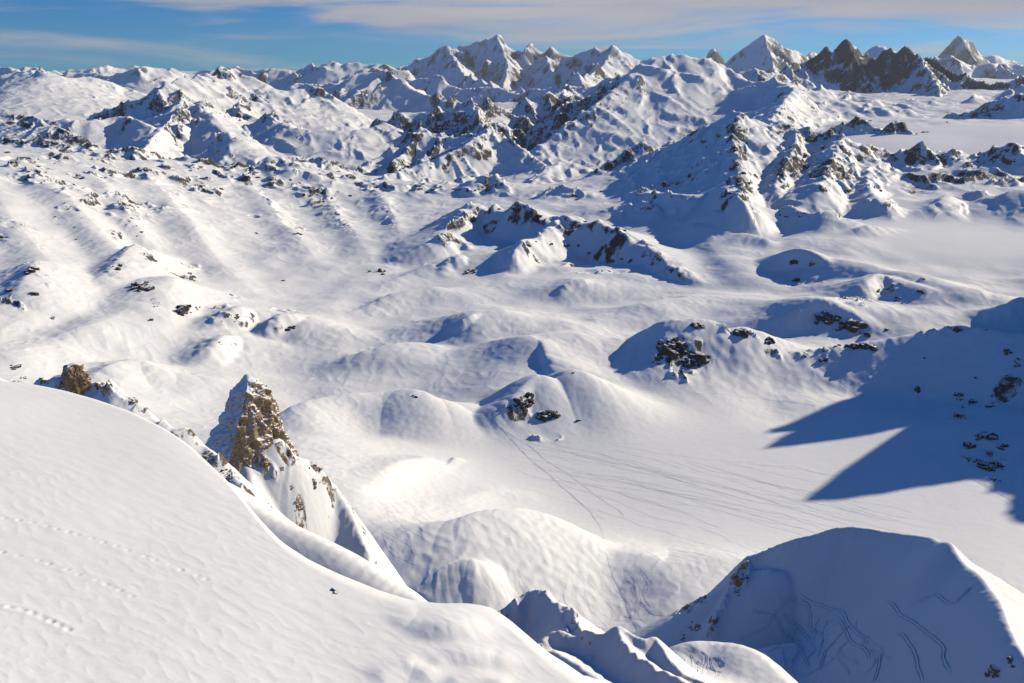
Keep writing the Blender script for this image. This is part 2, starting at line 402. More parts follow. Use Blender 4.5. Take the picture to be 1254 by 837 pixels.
    r([(690, 80, 22000), (707, 70, 22000), (718, 66, 22000), (732, 63, 22000), (742, 60, 22000), (753, 54, 22000), (760, 60, 22000), (768, 63, 22000), (780, 68, 22000), (800, 73, 22000), (830, 82, 22000)], 44, 40, **{**mas, 'jag': 40, 'name': 'pyramid'})
    r([(753, 54, 22000), (735, 80, 20500), (715, 95, 19000)], 42, 36, **{**mas, 'jag': 20, 'name': 'pyramid'})
    r([(500, 92, 19500), (560, 100, 18500), (620, 108, 18000), (680, 112, 17500), (700, 100, 17500), (706, 92, 17500), (716, 108, 16500), (700, 125, 15500)], 44, 38, **{**mas, 'jag': 40, 'spur': (700, 1900, 28, dict(rock=.6, add=7))})
    # ---- great pyramids on the right horizon, standing alone
    r([(860, 100, 31000), (866, 68, 31000), (875, 60, 31000), (884, 70, 31000), (890, 90, 31000)], 50, 50, rho=5, k=20, rock=.4, rw=900, foot=-600, jag=20, jl=800, name='needle')
    DB = 23500
    d = dict(rho=4, k=20, rock=.62, rw=1500, foot=-700, jag=35, jl=700, conc=1200, name='white_pyramid')
    r([(900, 80, DB), (911, 68, DB), (925, 50, DB), (931, 43, DB), (936, 40, DB), (944, 44, DB), (953, 52, DB + 200), (963, 58, DB + 400), (975, 63, DB + 700), (990, 72, DB + 1000)], 52, 48, **d)
    r([(936, 40, DB), (942, 60, DB - 1100), (948, 82, DB - 2100), (960, 100, DB - 3500)], 50, 38, **{**d, 'spur': (700, 1200, 40, dict(add=4, rock=.4))})
    r([(985, 72, DB + 900), (993, 64, DB + 1500), (1000, 66, DB + 1500), (1010, 75, DB + 1500)], 45, 40, **{**d, 'rock': .2})
    MH = 27500
    m_ = dict(rho=4, k=20, rock=1.25, rw=1500, foot=-700, jag=30, jl=600, conc=1500, name='horn')
    r([(1130, 92, MH), (1150, 68, MH), (1158, 58, MH), (1166, 51, MH), (1174, 42, MH), (1179, 48, MH), (1183, 53, MH), (1190, 51, MH + 200), (1196, 58, MH + 300), (1203, 66, MH + 600), (1216, 78, MH + 900)], 55, 50, **m_)
    r([(1174, 42, MH), (1185, 60, MH - 900), (1198, 78, MH - 1900)], 52, 54, **m_)
    r([(1195, 72, 31000), (1210, 68, 31000), (1217, 67, 31000), (1230, 72, 31000), (1250, 82, 31000)], 40, 34, rho=60, k=60, rock=.1, rw=300, foot=-700, jag=30, jl=900, conc=900, name='horn_back')
    r([(1225, 78, 22000), (1254, 80, 22000), (1330, 88, 22000)], 30, 30, rho=200, k=60, foot=-700, name='horn_back')
    r([(1145, 70, 19500), (1160, 72, 19500), (1190, 75, 19500), (1215, 74, 19500), (1225, 76, 19500), (1240, 88, 19000), (1254, 100, 18800)], 50, 42, rho=5, k=20, rock=.55, rw=500, foot=-700, jag=40, jl=500, conc=600, spur=(380, 1000, 34, dict(rock=.5, add=8)), name='horn_shoulder')
    # ---- the dark twin peaks
    TW = 11500
    tw = dict(rho=2, k=8, rock=1.0, rw=900, foot=-400, jag=30, jl=280, conc=700, name='twin')
    r([(975, 82, TW), (985, 74, TW), (994, 66, TW), (1003, 61, TW), (1011, 57, TW), (1016, 62, TW), (1021, 63, TW), (1025, 57, TW), (1030, 52, TW), (1036, 50, TW), (1043, 53, TW), (1049, 60, TW), (1055, 68, TW), (1064, 73, TW), (1070, 75, TW)], 56, 46, spur=(330, 800, 42, dict(rock=.9, rw=600, add=10, sub=1)), **tw)
    r([(1070, 78, TW), (1078, 68, TW), (1086, 62, TW), (1095, 59, TW), (1105, 58, TW), (1115, 59, TW), (1122, 64, TW), (1130, 67, TW), (1142, 66, TW), (1150, 72, TW - 100), (1165, 84, TW - 300), (1185, 93, TW - 500), (1215, 98, TW - 700), (1254, 92, TW - 900), (1300, 80, TW - 1000)], 56, 48, spur=(420, 600, 40, dict(rock=.9, rw=500, add=12, sub=1)), **tw)
    r([(1122, 64, TW), (1142, 95, TW - 900), (1152, 118, TW - 1800), (1155, 130, TW - 2300)], 45, 40, **{**tw, 'rock': .7, 'rw': 300, 'spur': (400, 700, 33, dict(rock=.7, add=5))})
    r([(1065, 62, 16500), (1080, 57, 16500), (1090, 66, 16500)], 40, 34, rho=20, k=20, rock=0, foot=-300, name='horn_back')
    r([(870, 90, 10500), (905, 85, 10500), (940, 90, 10500), (965, 84, 11000), (990, 80, TW)], 42, 36, rho=5, k=20, rock=.8, rw=220, foot=-300, jag=18, jl=260, conc=400, spur=(330, 500, 30, dict(rock=.7, add=6)), name='white_mountain')
    for q in ([(985, 112, 9300), (1010, 108, 9600), (1040, 114, 9600), (1075, 122, 9400)], [(1000, 128, 8300), (1040, 124, 8500), (1090, 128, 8500), (1130, 120, 8700)], [(1150, 128, 8700), (1180, 122, 8800), (1215, 118, 8900), (1254, 108, 9000)], [(960, 148, 6500), (1000, 142, 6700), (1060, 138, 6900), (1110, 136, 7000)]):
        r(q, 30, 20, rho=40, k=40, foot=-600, rock=.5, rw=120, jag=14, jl=200, spur=(330, 420, 18, dict(rock=.4, add=8)), name='white_mountain')
    # ---- big white mountain, right of centre
    N = 7600
    wm = dict(rho=14, k=25, foot=-600, conc=500, jag=10, jl=200, name='white_mountain')
    r([(660, 178, 6100), (700, 150, 6400), (728, 128, 6600), (752, 112, 6900), (770, 96, 7100), (785, 82, 7300), (797, 76, 7400), (812, 69, N), (826, 66, N), (838, 64, N), (856, 70, N), (872, 76, N), (892, 84, N), (915, 96, N - 200), (945, 100, N - 500), (958, 108, N - 700)],
      44, 26, rock=.45, rw=90, spur=(420, 620, 26, dict(sides=(1,), add=14, rock=.9, rw=240, sub=1)), **wm)
    r([(945, 100, N - 500), (972, 106, N - 900), (962, 122, N - 1300), (945, 145, 5300)], 34, 27, rock=.5, rw=90, **{**wm, 'rho': 5})
    r([(690, 110, 10500), (725, 104, 10500), (760, 92, 10500), (790, 84, 10500)], 44, 38, rock=.6, rw=400, rho=8, k=20, foot=-600, jag=25, jl=300, conc=500, spur=(420, 900, 26, dict(rock=.7, add=8)), name='dark_crags')
    # ---- dark crags behind the middle
    dc = dict(rho=4, k=14, rock=.75, rw=380, foot=-650, jag=22, jl=220, conc=500, spur=(300, 620, 26, dict(rock=.7, rw=260, add=12, sub=1)), name='dark_crags')
    r([(430, 165, 7600), (470, 148, 7700), (505, 137, 7800), (535, 136, 7800), (548, 146, 7800), (560, 132, 7800), (574, 122, 7900), (586, 128, 7900), (596, 127, 7900), (612, 126, 8000), (640, 122, 8200), (670, 115, 8400), (690, 112, 8600), (700, 122, 8200), (688, 135, 7800), (672, 160, 7200), (655, 185, 6600)], 44, 40, **dc)
    r([(690, 112, 8600), (694, 108, 9000), (720, 120, 8300), (708, 142, 7600), (690, 165, 7000)], 44, 38, **dc)
    r([(574, 122, 7900), (590, 150, 7200), (610, 175, 6700)], 44, 40, **{**dc, 'rock': .8})
    # ---- left far mountains
    lm = dict(rho=12, k=30, foot=-600, conc=700, jag=22, jl=400)
    r([(-60, 112, 11500), (0, 106, 11500), (30, 99, 11500), (45, 93, 11400), (51, 86, 11400), (56, 91, 11400), (70, 92, 11500), (110, 97, 11800), (150, 104, 12000), (170, 112, 12000)], 30, 17, rock=.3, rw=160, name='knob_mountain', **{**lm, 'rho': 60})
    r([(100, 150, 7800), (140, 146, 7900), (170, 138, 8000), (183, 128, 8100), (193, 116, 8200), (200, 108, 8300), (215, 99, 8600), (240, 92, 9000), (262, 89, 9300), (282, 87, 9600), (300, 92, 9600), (320, 98, 9600), (345, 106, 9600), (390, 112, 9800)],
      42, 27, rock=.6, rw=140, spur=(520, 950, 22, dict(add=8, rock=.5, rw=130)), name='left_mountain', **lm)
    r([(193, 122, 8150), (201, 126, 7900), (196, 135, 7700)], 50, 42, rock=1.0, rw=150, rho=8, k=14, reach=260, jag=20, jl=120, name='left_mountain')
    r([(226, 122, 8000), (212, 140, 7400), (195, 160, 6900), (178, 180, 6400), (165, 190, 6100)], 40, 22, rock=.3, rw=50, rho=6, k=20, foot=-600, conc=400, jag=8, jl=200, name='left_mountain')
    r([(226, 122, 8000), (250, 132, 7800), (270, 155, 7200), (290, 172, 6800)], 22, 26, rock=.45, rw=50, rho=20, k=25, foot=-600, jag=10, jl=200, name='left_mountain')
    r([(296, 120, 9000), (290, 134, 8400), (308, 140, 8200)], 40, 34, rock=.5, rw=90, rho=8, k=14, foot=-500, jag=10, jl=200, name='left_mountain')
    r([(320, 144, 7800), (330, 141, 7800), (345, 150, 7500), (365, 158, 7300), (410, 160, 7300), (440, 160, 7400), (470, 152, 7600)], 34, 26, rock=.3, rw=60, rho=20, k=25, foot=-600, conc=400, jag=8, jl=200, spur=(400, 700, 20, dict(rock=.2, add=6)), name='left_mountain')
    r([(40, 155, 7000), (60, 147, 7000), (110, 150, 7000), (145, 144, 7200), (175, 150, 7000)], 30, 30, rock=.5, rw=60, rho=15, k=20, foot=-600, jag=8, jl=200, name='left_mountain')
    # ---- snowy hill and long rocky crest on the left
    lc = dict(rho=8, k=16, foot=-700, conc=None, jag=9, jl=70)
    r([(-160, 130, 5600), (0, 138, 5600), (25, 141, 5600), (45, 146, 5500), (62, 154, 5400), (90, 166, 5300), (118, 181, 5200), (150, 205, 5100)], 30, 18, rock=1.0, rw=110, name='rocky_crest', **lc)
    r([(-160, 160, 4300), (0, 172, 4300), (30, 170, 4300), (48, 167, 4300), (66, 171, 4300), (90, 175, 4300), (112, 180, 4350), (128, 184, 4350), (150, 184, 4350), (163, 180, 4300), (180, 187, 4400), (205, 194, 4500), (232, 192, 4450), (252, 196, 4450), (280, 201, 4500), (300, 200, 4500), (320, 210, 4600), (338, 197, 4550), (350, 191, 4550), (362, 194, 4600), (380, 197, 4700), (402, 195, 4700), (420, 204, 4750)],
      34, 25, rock=1.12, rw=70, name='rocky_crest', **lc)
    r([(385, 196, 4700), (378, 225, 4300), (385, 250, 4000)], 34, 26, rock=.8, rw=60, rho=8, k=14, jag=8, jl=60, foot=-700, name='rocky_crest')
    for px, py, n_ in ((60, 205, 3900), (145, 212, 4000), (232, 225, 4100), (330, 222, 4200)):
        r([(px, py - 28, n_ + 300), (px + 4, py, n_)], 28, 24, rock=1.1, rw=60, rho=10, k=14, jag=6, jl=50, foot=-700, name='rocky_crest')
    # ---- pointed snow hill in the middle distance
    ph = dict(rho=6, k=12, foot=-640, conc=300, jag=9, jl=90, name='pointed_hill')
    r([(408, 212, 4700), (430, 212, 4800), (450, 200, 5000), (466, 190, 5100), (486, 178, 5200), (504, 164, 5300), (515, 158, 5350), (525, 163, 5350), (545, 164, 5350), (556, 168, 5300), (575, 166, 5300), (590, 160, 5300), (600, 156, 5300), (612, 162, 5300), (628, 173, 5200), (642, 185, 5100), (655, 196, 5000), (666, 202, 4950)], 40, 27, rock=.75, rw=60, **ph)
    r([(600, 157, 5300), (575, 175, 5050), (545, 190, 4900), (510, 203, 4750), (480, 213, 4600), (455, 220, 4500)], 44, 24, rock=.6, rw=50, spur=(240, 180, 20, dict(sides=(-1,), rock=.6, add=6)), **ph)
    r([(515, 158, 5350), (500, 180, 5150), (480, 200, 4900)], 50, 40, rock=.9, rw=120, **ph)
    r([(540, 164, 5350), (530, 185, 5100), (515, 195, 4950)], 48, 38, rock=.9, rw=120, **ph)
    for q in ((470, 240, 4300), (497, 232, 4350), (520, 236, 4300), (545, 228, 4400)):
        r([(q[0] + 26, q[1] - 12, q[2] + 160), q, (q[0] - 10, q[1] + 22, q[2] - 180)], 34, 20, rock=.7, rw=45, rho=10, k=14, foot=-640, jag=5, jl=60, name='pointed_hill')
    r([(582, 218, 4300), (605, 216, 4350), (625, 236, 4150)], 34, 26, rock=.6, rw=70, rho=14, k=16, foot=-640, name='pointed_hill')
    r([(640, 232, 4300), (680, 200, 4700), (705, 200, 4750)], 40, 22, rock=.35, rw=60, rho=18, k=20, foot=-640, name='pointed_hill')
    # ---- mountain with the shaded flank, right of the middle
    rm = dict(rho=6, k=14, foot=-600, conc=260, jag=9, jl=70, name='shaded_mountain')
    r([(722, 212, 4600), (770, 195, 4750), (806, 188, 4700), (830, 174, 4700), (851, 160, 4650), (866, 154, 4600), (880, 151, 4550), (892, 145, 4500), (903, 138, 4450), (912, 142, 4450), (925, 148, 4500), (945, 152, 4550), (958, 146, 4600), (975, 155, 4550), (1000, 158, 4500), (1018, 160, 4450), (1032, 163, 4400), (1046, 172, 4450), (1062, 180, 4500), (1085, 186, 4500)],
      38, 27, rock=.7, rw=60, **rm)
    r([(903, 138, 4450), (898, 165, 4150), (900, 190, 3850), (905, 218, 3550), (915, 250, 3250)], 42, 27, rock=.75, rw=55, spur=(170, 150, 24, dict(sides=(-1,), rock=.8, rw=50, add=6)), **rm)
    r([(975, 155, 4550), (972, 180, 4150), (962, 205, 3850), (948, 225, 3600)], 44, 30, rock=.75, rw=60, **rm)
    r([(1032, 163, 4400), (1022, 190, 4000), (1010, 212, 3700), (1003, 225, 3500)], 42, 27, rock=.7, rw=60, spur=(150, 140, 24, dict(sides=(1,), rock=.7, rw=40, add=6)), **rm)
    r([(1070, 186, 4450), (1062, 215, 3900), (1068, 240, 3500)], 34, 26, rock=.55, rw=50, **rm)
    r([(1100, 186, 4400), (1115, 180, 4350), (1128, 177, 4350), (1148, 184, 4350), (1172, 185, 4350), (1195, 188, 4400), (1215, 183, 4350), (1240, 176, 4300), (1262, 178, 4300), (1400, 170, 4300)], 24, 34, rock=.85, rw=80, spur=(150, 170, 30, dict(sides=(-1,), rock=.9, rw=55, add=8)), **{**rm, 'rho': 10})
    r([(700, 225, 4450), (765, 186, 4650), (785, 172, 4700), (795, 180, 4700), (810, 178, 4750), (835, 185, 4800)], 46, 40, rock=1.0, rw=120, **{**rm, 'conc': 200, 'jag': 14})
    r([(806, 190, 4950), (820, 170, 5000), (835, 176, 5000), (850, 172, 5050)], 46, 36, rock=.5, rw=100, **rm)
    r([(1010, 160, 5300), (1040, 148, 5300), (1052, 141, 5300), (1064, 146, 5250), (1075, 158, 5200), (1085, 168, 5100)], 42, 40, rock=.9, rw=90, **rm)
    r([(1070, 176, 5000), (1085, 158, 5100), (1100, 146, 5150), (1110, 156, 5100), (1125, 165, 5000)], 44, 44, rock=.9, rw=100, **rm)
    r([(1115, 156, 6300), (1140, 150, 6300), (1165, 138, 6200), (1180, 140, 6100), (1205, 128, 6000), (1240, 116, 5900), (1300, 108, 5800)], 40, 36, rock=.9, rw=130, spur=(260, 220, 30, dict(rock=.9, rw=90, add=8)), **{**rm, 'name': 'plateau_ridge'})
    # ---- knobs below the shaded mountain
    s.H0 = s.H.copy()
    for q, sl, sr, rk in [
        ([(950, 272, 8), (960, 258, 40), (970, 252, 60), (988, 260, 50)], 58, 28, .9), ([(982, 276, 6), (1000, 262, 45), (1012, 257, 60), (1030, 264, 40)], 50, 26, .7), ([(1060, 254, 20), (1076, 244, 55), (1098, 252, 30)], 34, 32, .8),
        ([(1228, 268, 6), (1236, 248, 60), (1250, 232, 90), (1280, 238, 90)], 60, 20, 0), ([(775, 236, 20), (810, 236, 60), (848, 240, 40)], 34, 34, 1), ([(745, 256, 10), (785, 246, 55), (802, 256, 40)], 48, 28, .8), ([(660, 236, 10), (690, 228, 40), (720, 236, 20)], 34, 24, .7),
        ([(885, 230, 20), (905, 240, 70), (918, 252, 40)], 44, 30, 1), ([(1180, 240, 10), (1200, 232, 40), (1220, 240, 20)], 44, 26, .3), ([(1120, 262, 10), (1150, 248, 50), (1160, 240, 50)], 30, 24, 0), ([(1040, 285, 6), (1060, 276, 30), (1090, 280, 10)], 30, 24, .3),
        ([(858, 268, 8), (872, 258, 45), (890, 262, 40), (900, 280, 10)], 44, 24, 0), ([(900, 300, 6), (915, 288, 36), (935, 292, 25)], 40, 24, 0), ([(830, 285, 10), (850, 275, 34), (865, 280, 30)], 34, 24, 0)]:
        s.mound(q, sl, sr, rk, 'shaded_mountain')
    # ---- middle ridge with cliffs and its long shadow
    mr = dict(rho=8, k=14, foot=-660, jag=7, jl=60, name='cliff_ridge')
    r([(540, 292, 3050), (560, 272, 3250), (580, 252, 3450), (600, 254, 3420), (615, 256, 3350), (630, 250, 3330), (650, 256, 3300), (664, 266, 3230), (675, 270, 3200), (690, 262, 3200), (706, 268, 3150), (730, 272, 3120), (748, 278, 3080), (762, 286, 3000), (790, 300, 2900), (815, 318, 2750), (840, 340, 2600)], 15, 42, rock=.85, rw=45, **mr)
    r([(688, 264, 3200), (664, 284, 3020), (640, 302, 2880), (628, 318, 2780)], 40, 38, rock=.6, rw=50, **mr)
    # ---- rounded hummocks of the upper valley
    hm = dict(rho=16, k=16, foot=-655, conc=60)
    s.H0 = s.H.copy()
    hums = [  # places and heights, steepness left and right of the line, rock, hill, its description
        ([(470, 350, 8), (500, 336, 22), (540, 318, 38), (575, 312, 44), (610, 308, 45)], 34, 20, 0, 'hum_a', 'long low swell left of the cliff shadow'),
        ([(536, 340, 8), (546, 320, 44), (560, 313, 56), (572, 320, 24)], 40, 44, .4, 'hum_b', 'small hummock right in front of the cliffs'),
        ([(680, 368, 4), (692, 348, 38), (712, 341, 46), (726, 350, 18)], 40, 44, .1, 'hum_c', 'low hummock with a shaded nose below the cliff ridge'),
        ([(700, 342, 38), (740, 350, 24), (770, 356, 8)], 18, 18, 0, 'hum_c', ''),
        ([(238, 416, 6), (262, 398, 36), (286, 379, 64), (300, 378, 54), (308, 390, 18)], 34, 50, .6, 'hum_d', 'upper left hummock with a blue crescent shadow'),
        ([(300, 378, 45), (335, 384, 32), (370, 392, 14)], 16, 20, 0, 'hum_d', ''),
        ([(242, 443, 6), (256, 424, 42), (274, 411, 56), (290, 414, 38), (296, 428, 10)], 34, 52, .2, 'hum_e', 'lower left hummock with a blue shadow under the crescent one'),
        ([(285, 412, 40), (312, 418, 28), (345, 424, 12)], 16, 20, 0, 'hum_e', ''),
        ([(311, 419, 6), (328, 399, 44), (344, 386, 60), (362, 388, 48), (374, 404, 10)], 34, 50, .2, 'hum_f', 'third hummock of the left shadow group'),
        ([(358, 388, 46), (390, 398, 30), (420, 408, 12)], 16, 20, 0, 'hum_f', ''),
        ([(100, 470, 8), (130, 450, 26), (165, 440, 32), (200, 452, 24), (250, 462, 8)], 30, 18, 0, 'hum_g', 'flat swell above the small brown rock tower'),
        ([(550, 422, 6), (557, 402, 44), (573, 387, 62), (588, 385, 54), (594, 402, 12)], 34, 54, .15, 'hum_h', 'hummock with a dark blue left face in the valley centre'),
        ([(585, 381, 58), (620, 382, 52), (655, 392, 36)], 16, 18, .05, 'hum_h', ''),
        ([(700, 455, 10), (680, 432, 30), (662, 418, 54), (648, 412, 56), (634, 424, 42), (624, 442, 22), (618, 456, 5)], 14, 52, 0, 'hum_i', 'curved rim around the deep shaded hollow'),
        ([(664, 417, 56), (671, 436, 50), (678, 466, 14)], 16, 54, 0, 'hum_i', ''),
        ([(655, 411, 52), (700, 410, 48), (760, 418, 30), (820, 430, 8)], 20, 13, 0, 'hum_j', 'long smooth back behind the deep shaded hollow'),
        ([(430, 440, 8), (455, 428, 28), (500, 420, 34), (540, 425, 16)], 30, 15, 0, 'hum_k', 'low swell left of the deep shaded hollow'),
        ([(343, 522, 6), (358, 503, 36), (380, 490, 56), (420, 483, 60), (470, 480, 60), (505, 476, 64), (530, 486, 50), (556, 502, 14)], 44, 24, 0, 'hum_l', 'big smooth dome behind the rock pinnacle'),
        ([(556, 592, 3), (548, 576, 14), (556, 562, 16)], 44, 30, 0, 'hum_m', 'little curled drift with a blue hollow right of the apron'),
        ([(952, 330, 6), (961, 312, 46), (976, 305, 64), (990, 307, 62), (1008, 316, 50), (1024, 330, 18)], 26, 53, .15, 'hum_n', 'hummock with rocks in the uppermost crescent shadow'),
        ([(1026, 318, 42), (1060, 324, 46), (1100, 332, 48), (1150, 342, 44), (1195, 354, 36), (1238, 368, 12)], 20, 20, 0, 'hum_o', 'long whaleback running down to the right edge'),
        ([(1044, 370, 5), (1056, 348, 46), (1071, 336, 62), (1088, 340, 50), (1102, 354, 16)], 26, 52, .3, 'hum_p', 'second hummock with a crescent shadow under the whaleback'),
        ([(1092, 340, 44), (1130, 352, 34), (1165, 364, 14)], 20, 24, .1, 'hum_p', ''),
        ([(968, 400, 6), (976, 380, 48), (991, 366, 66), (1006, 365, 66), (1030, 374, 54), (1050, 388, 40), (1068, 406, 12)], 20, 52, .1, 'hum_q', 'lowest hummock with black rock bands in its shadow'),
        ([(1016, 367, 52), (1050, 376, 44), (1085, 390, 30), (1115, 404, 12)], 15, 26, 0, 'hum_q', ''),
        ([(1228, 392, 6), (1236, 376, 46), (1254, 369, 60), (1300, 376, 50)], 30, 52, .0, 'hum_r', 'hummock cut by the right picture edge'),
        ([(940, 352, 8), (900, 330, 22), (870, 300, 30)], 14, 12, 0, 'hum_s', 'gentle swell left of the whaleback'),
        ([(700, 395, 10), (790, 372, 26), (860, 360, 20)], 14, 12, 0, 'hum_t', 'gentle swell behind the rocky hill'),
        ([(440, 380, 10), (480, 360, 30), (520, 352, 30)], 32, 18, 0, 'hum_u', 'gentle swell in the middle of the valley'),
        ([(215, 340, 50), (200, 365, 40), (160, 395, 14)], 20, 20, .2, 'hum_v', 'broad left shoulder with narrow outcrops'),
        ([(20, 440, 5), (70, 415, 26), (110, 400, 34), (150, 385, 26)], 18, 16, .1, 'hum_w', 'wide lower shoulder at the left'),
        ([(0, 380, 20), (30, 345, 45), (45, 320, 50)], 26, 20, .5, 'hum_x', 'rocky bump at the left edge'),
        ([(120, 350, 10), (145, 320, 45), (165, 300, 50)], 30, 18, .4, 'hum_y', 'bump with rocks above the broad left shoulder'),
        ([(372, 552, 50), (402, 585, 70), (432, 625, 78), (450, 668, 70), (468, 712, 46), (490, 760, 20)], 18, 26, 0, 'hum_z', 'bright white apron falling from the pinnacle ridge to the glacier')]
    hums += [([(30, 196, 10), (75, 235, 38), (130, 290, 55), (185, 345, 40), (225, 385, 10)], 22, 24, .15, 'hum_1', ''),
        ([(-30, 215, 20), (10, 260, 50), (50, 310, 60), (90, 360, 30)], 22, 24, .2, 'hum_1', 'long spur falling from the rocky crest at the left'),
        ([(170, 200, 10), (205, 240, 45), (245, 290, 55), (285, 335, 30), (310, 360, 8)], 24, 24, .15, 'hum_2', 'middle spur falling from the rocky crest'),
        ([(290, 212, 8), (325, 245, 40), (355, 280, 45), (390, 320, 20)], 24, 22, .15, 'hum_3', 'right spur falling from the rocky crest'),
        ([(385, 212, 10), (400, 240, 45), (425, 275, 40), (450, 310, 12)], 26, 22, .4, 'hum_4', 'rocky rib below the gap between crest and pointed hill'),
        ([(455, 228, 10), (475, 250, 45), (485, 275, 30), (490, 300, 8)], 28, 24, .4, 'hum_5', 'rocky rib left of the cliff shadow'),
        ([(110, 205, 8), (140, 240, 35), (170, 280, 35), (200, 315, 10)], 24, 24, .25, 'hum_6', 'short spur sprinkled with stones under the rocky crest')]
    hums[-7:] = [([(x, y, h * .5) for x, y, h in q], max(14, sl * .72), sr * .66, rk, nm, lb) for q, sl, sr, rk, nm, lb in hums[-7:]]
    for q, sl, sr, rk, nm, lb in hums:
        s.mound(q, sl, sr, rk, nm)
        if lb: HUMS[nm] = lb
    # ---- named hills of the glacier basin
    for q, sl, sr, rk, nm in [
        ([(758, 458, 5), (778, 446, 22), (800, 426, 52), (818, 407, 78), (832, 394, 98), (850, 391, 104), (872, 394, 100), (884, 403, 86), (897, 403, 88), (915, 402, 86), (935, 410, 70), (955, 424, 38), (978, 440, 8)], 46, 34, 0, 'rocky_hill'),
        ([(764, 460, 6), (788, 438, 40), (812, 412, 76), (832, 394, 100)], 34, 46, 0, 'rocky_hill'),
        ([(832, 393, 98), (822, 418, 72), (808, 440, 34)], 46, 36, 0, 'rocky_hill'), ([(872, 394, 100), (880, 425, 60), (884, 450, 20)], 34, 34, 0, 'rocky_hill'), ([(915, 402, 86), (925, 430, 50), (935, 455, 14)], 34, 30, 0, 'rocky_hill'),
        ([(585, 522, 4), (610, 500, 24), (634, 482, 44), (650, 463, 64), (663, 460, 68), (678, 466, 56), (694, 461, 62), (705, 455, 70), (720, 459, 64), (738, 474, 38), (762, 498, 6)], 50, 27, 0, 'twin_hummock'),
        ([(572, 524, 6), (600, 504, 34), (630, 484, 56), (652, 463, 68)], 34, 46, 0, 'twin_hummock'),
        ([(658, 461, 68), (642, 485, 46), (622, 506, 14)], 50, 40, 0, 'twin_hummock'), ([(705, 455, 68), (703, 482, 44), (692, 508, 12)], 32, 30, 0, 'twin_hummock')]:
        s.mound(q, sl, sr, rk, nm, k=4, wmin=12)
    # ---- right hillside above the glacier and the jagged ridge outside the picture that shades it
    E = lambda *p: [('w',) + q for q in p]
    r([(955, 436, 1780), (985, 432, 1790), (1020, 426, 1800), (1060, 420, 1800), (1090, 415, 1800), (1130, 408, 1800), (1155, 403, 1790), (1175, 398, 1790), (1195, 402, 1770), (1225, 406, 1750), (1254, 409, 1730)] + E((1260, 1690, -515), (1330, 1650, -495), (1430, 1600, -465)),
      26, 25, rho=8, k=12, foot=-660, rock=.7, rw=18, jag=3, jl=40, name='right_hillside')
    jr = E((2010, 2440, -400), (1990, 2375, -120), (1976, 2320, 105), (1962, 2292, 40), (1949, 2262, 80), (1870, 2205, -60), (1783, 2150, 22), (1850, 2112, -60), (1904, 2080, -90), (1830, 2010, -60), (1766, 1940, 18), (1880, 1915, -60), (1980, 1890, -50), (2055, 1870, 12), (2200, 1800, -20), (2400, 1600, 0))
    r(jr, 52, 58, rho=3, k=10, foot=-660, rock=.8, rw=60, jag=14, jl=60, name='shading_peak')
    r(E((1560, 1500, -330), (1380, 1430, -430), (1190, 1350, -530), (1040, 1250, -600)), 26, 26, rho=20, k=30, foot=-660, rock=.5, rw=60, name='right_hillside')
    # ---- hummocks in front of the glacier
    s.H0 = s.H.copy()
    for q, sl, sr, rk, nm in [
        ([(524, 664, 4), (546, 646, 34), (570, 635, 52), (592, 627, 60), (620, 624, 64), (642, 623, 64), (662, 630, 58), (690, 648, 42), (720, 668, 22), (745, 682, 8)], 42, 25, 0, 'front_hummock'),
        ([(506, 726, 4), (530, 708, 26), (552, 697, 36), (572, 690, 42), (584, 687, 45), (600, 694, 32), (640, 712, 10)], 44, 36, 0, 'front_mound'),
        ([(584, 688, 35), (600, 716, 22), (612, 750, 4)], 30, 34, 0, 'front_mound'),
        ([(700, 682, 10), (732, 672, 24), (760, 676, 30), (790, 680, 32), (815, 690, 32), (850, 688, 34), (890, 684, 38), (925, 688, 34), (980, 700, 20)], 22, 20, 0, 'saddle'),
        ([(808, 742, 3), (820, 722, 20), (848, 706, 30), (900, 694, 32)], 50, 14, 0, 'saddle'),
        ([(440, 600, 6), (480, 570, 16), (520, 560, 18)], 20, 26, 0, 'saddle'), ([(560, 610, 4), (600, 600, 7), (640, 605, 4)], 10, 14, 0, 'saddle')]:
        s.mound(q, sl, sr, rk, nm, wmin=9)
    # ---- the valley shoulder under the rock tooth, the flank of the summit itself

    return s
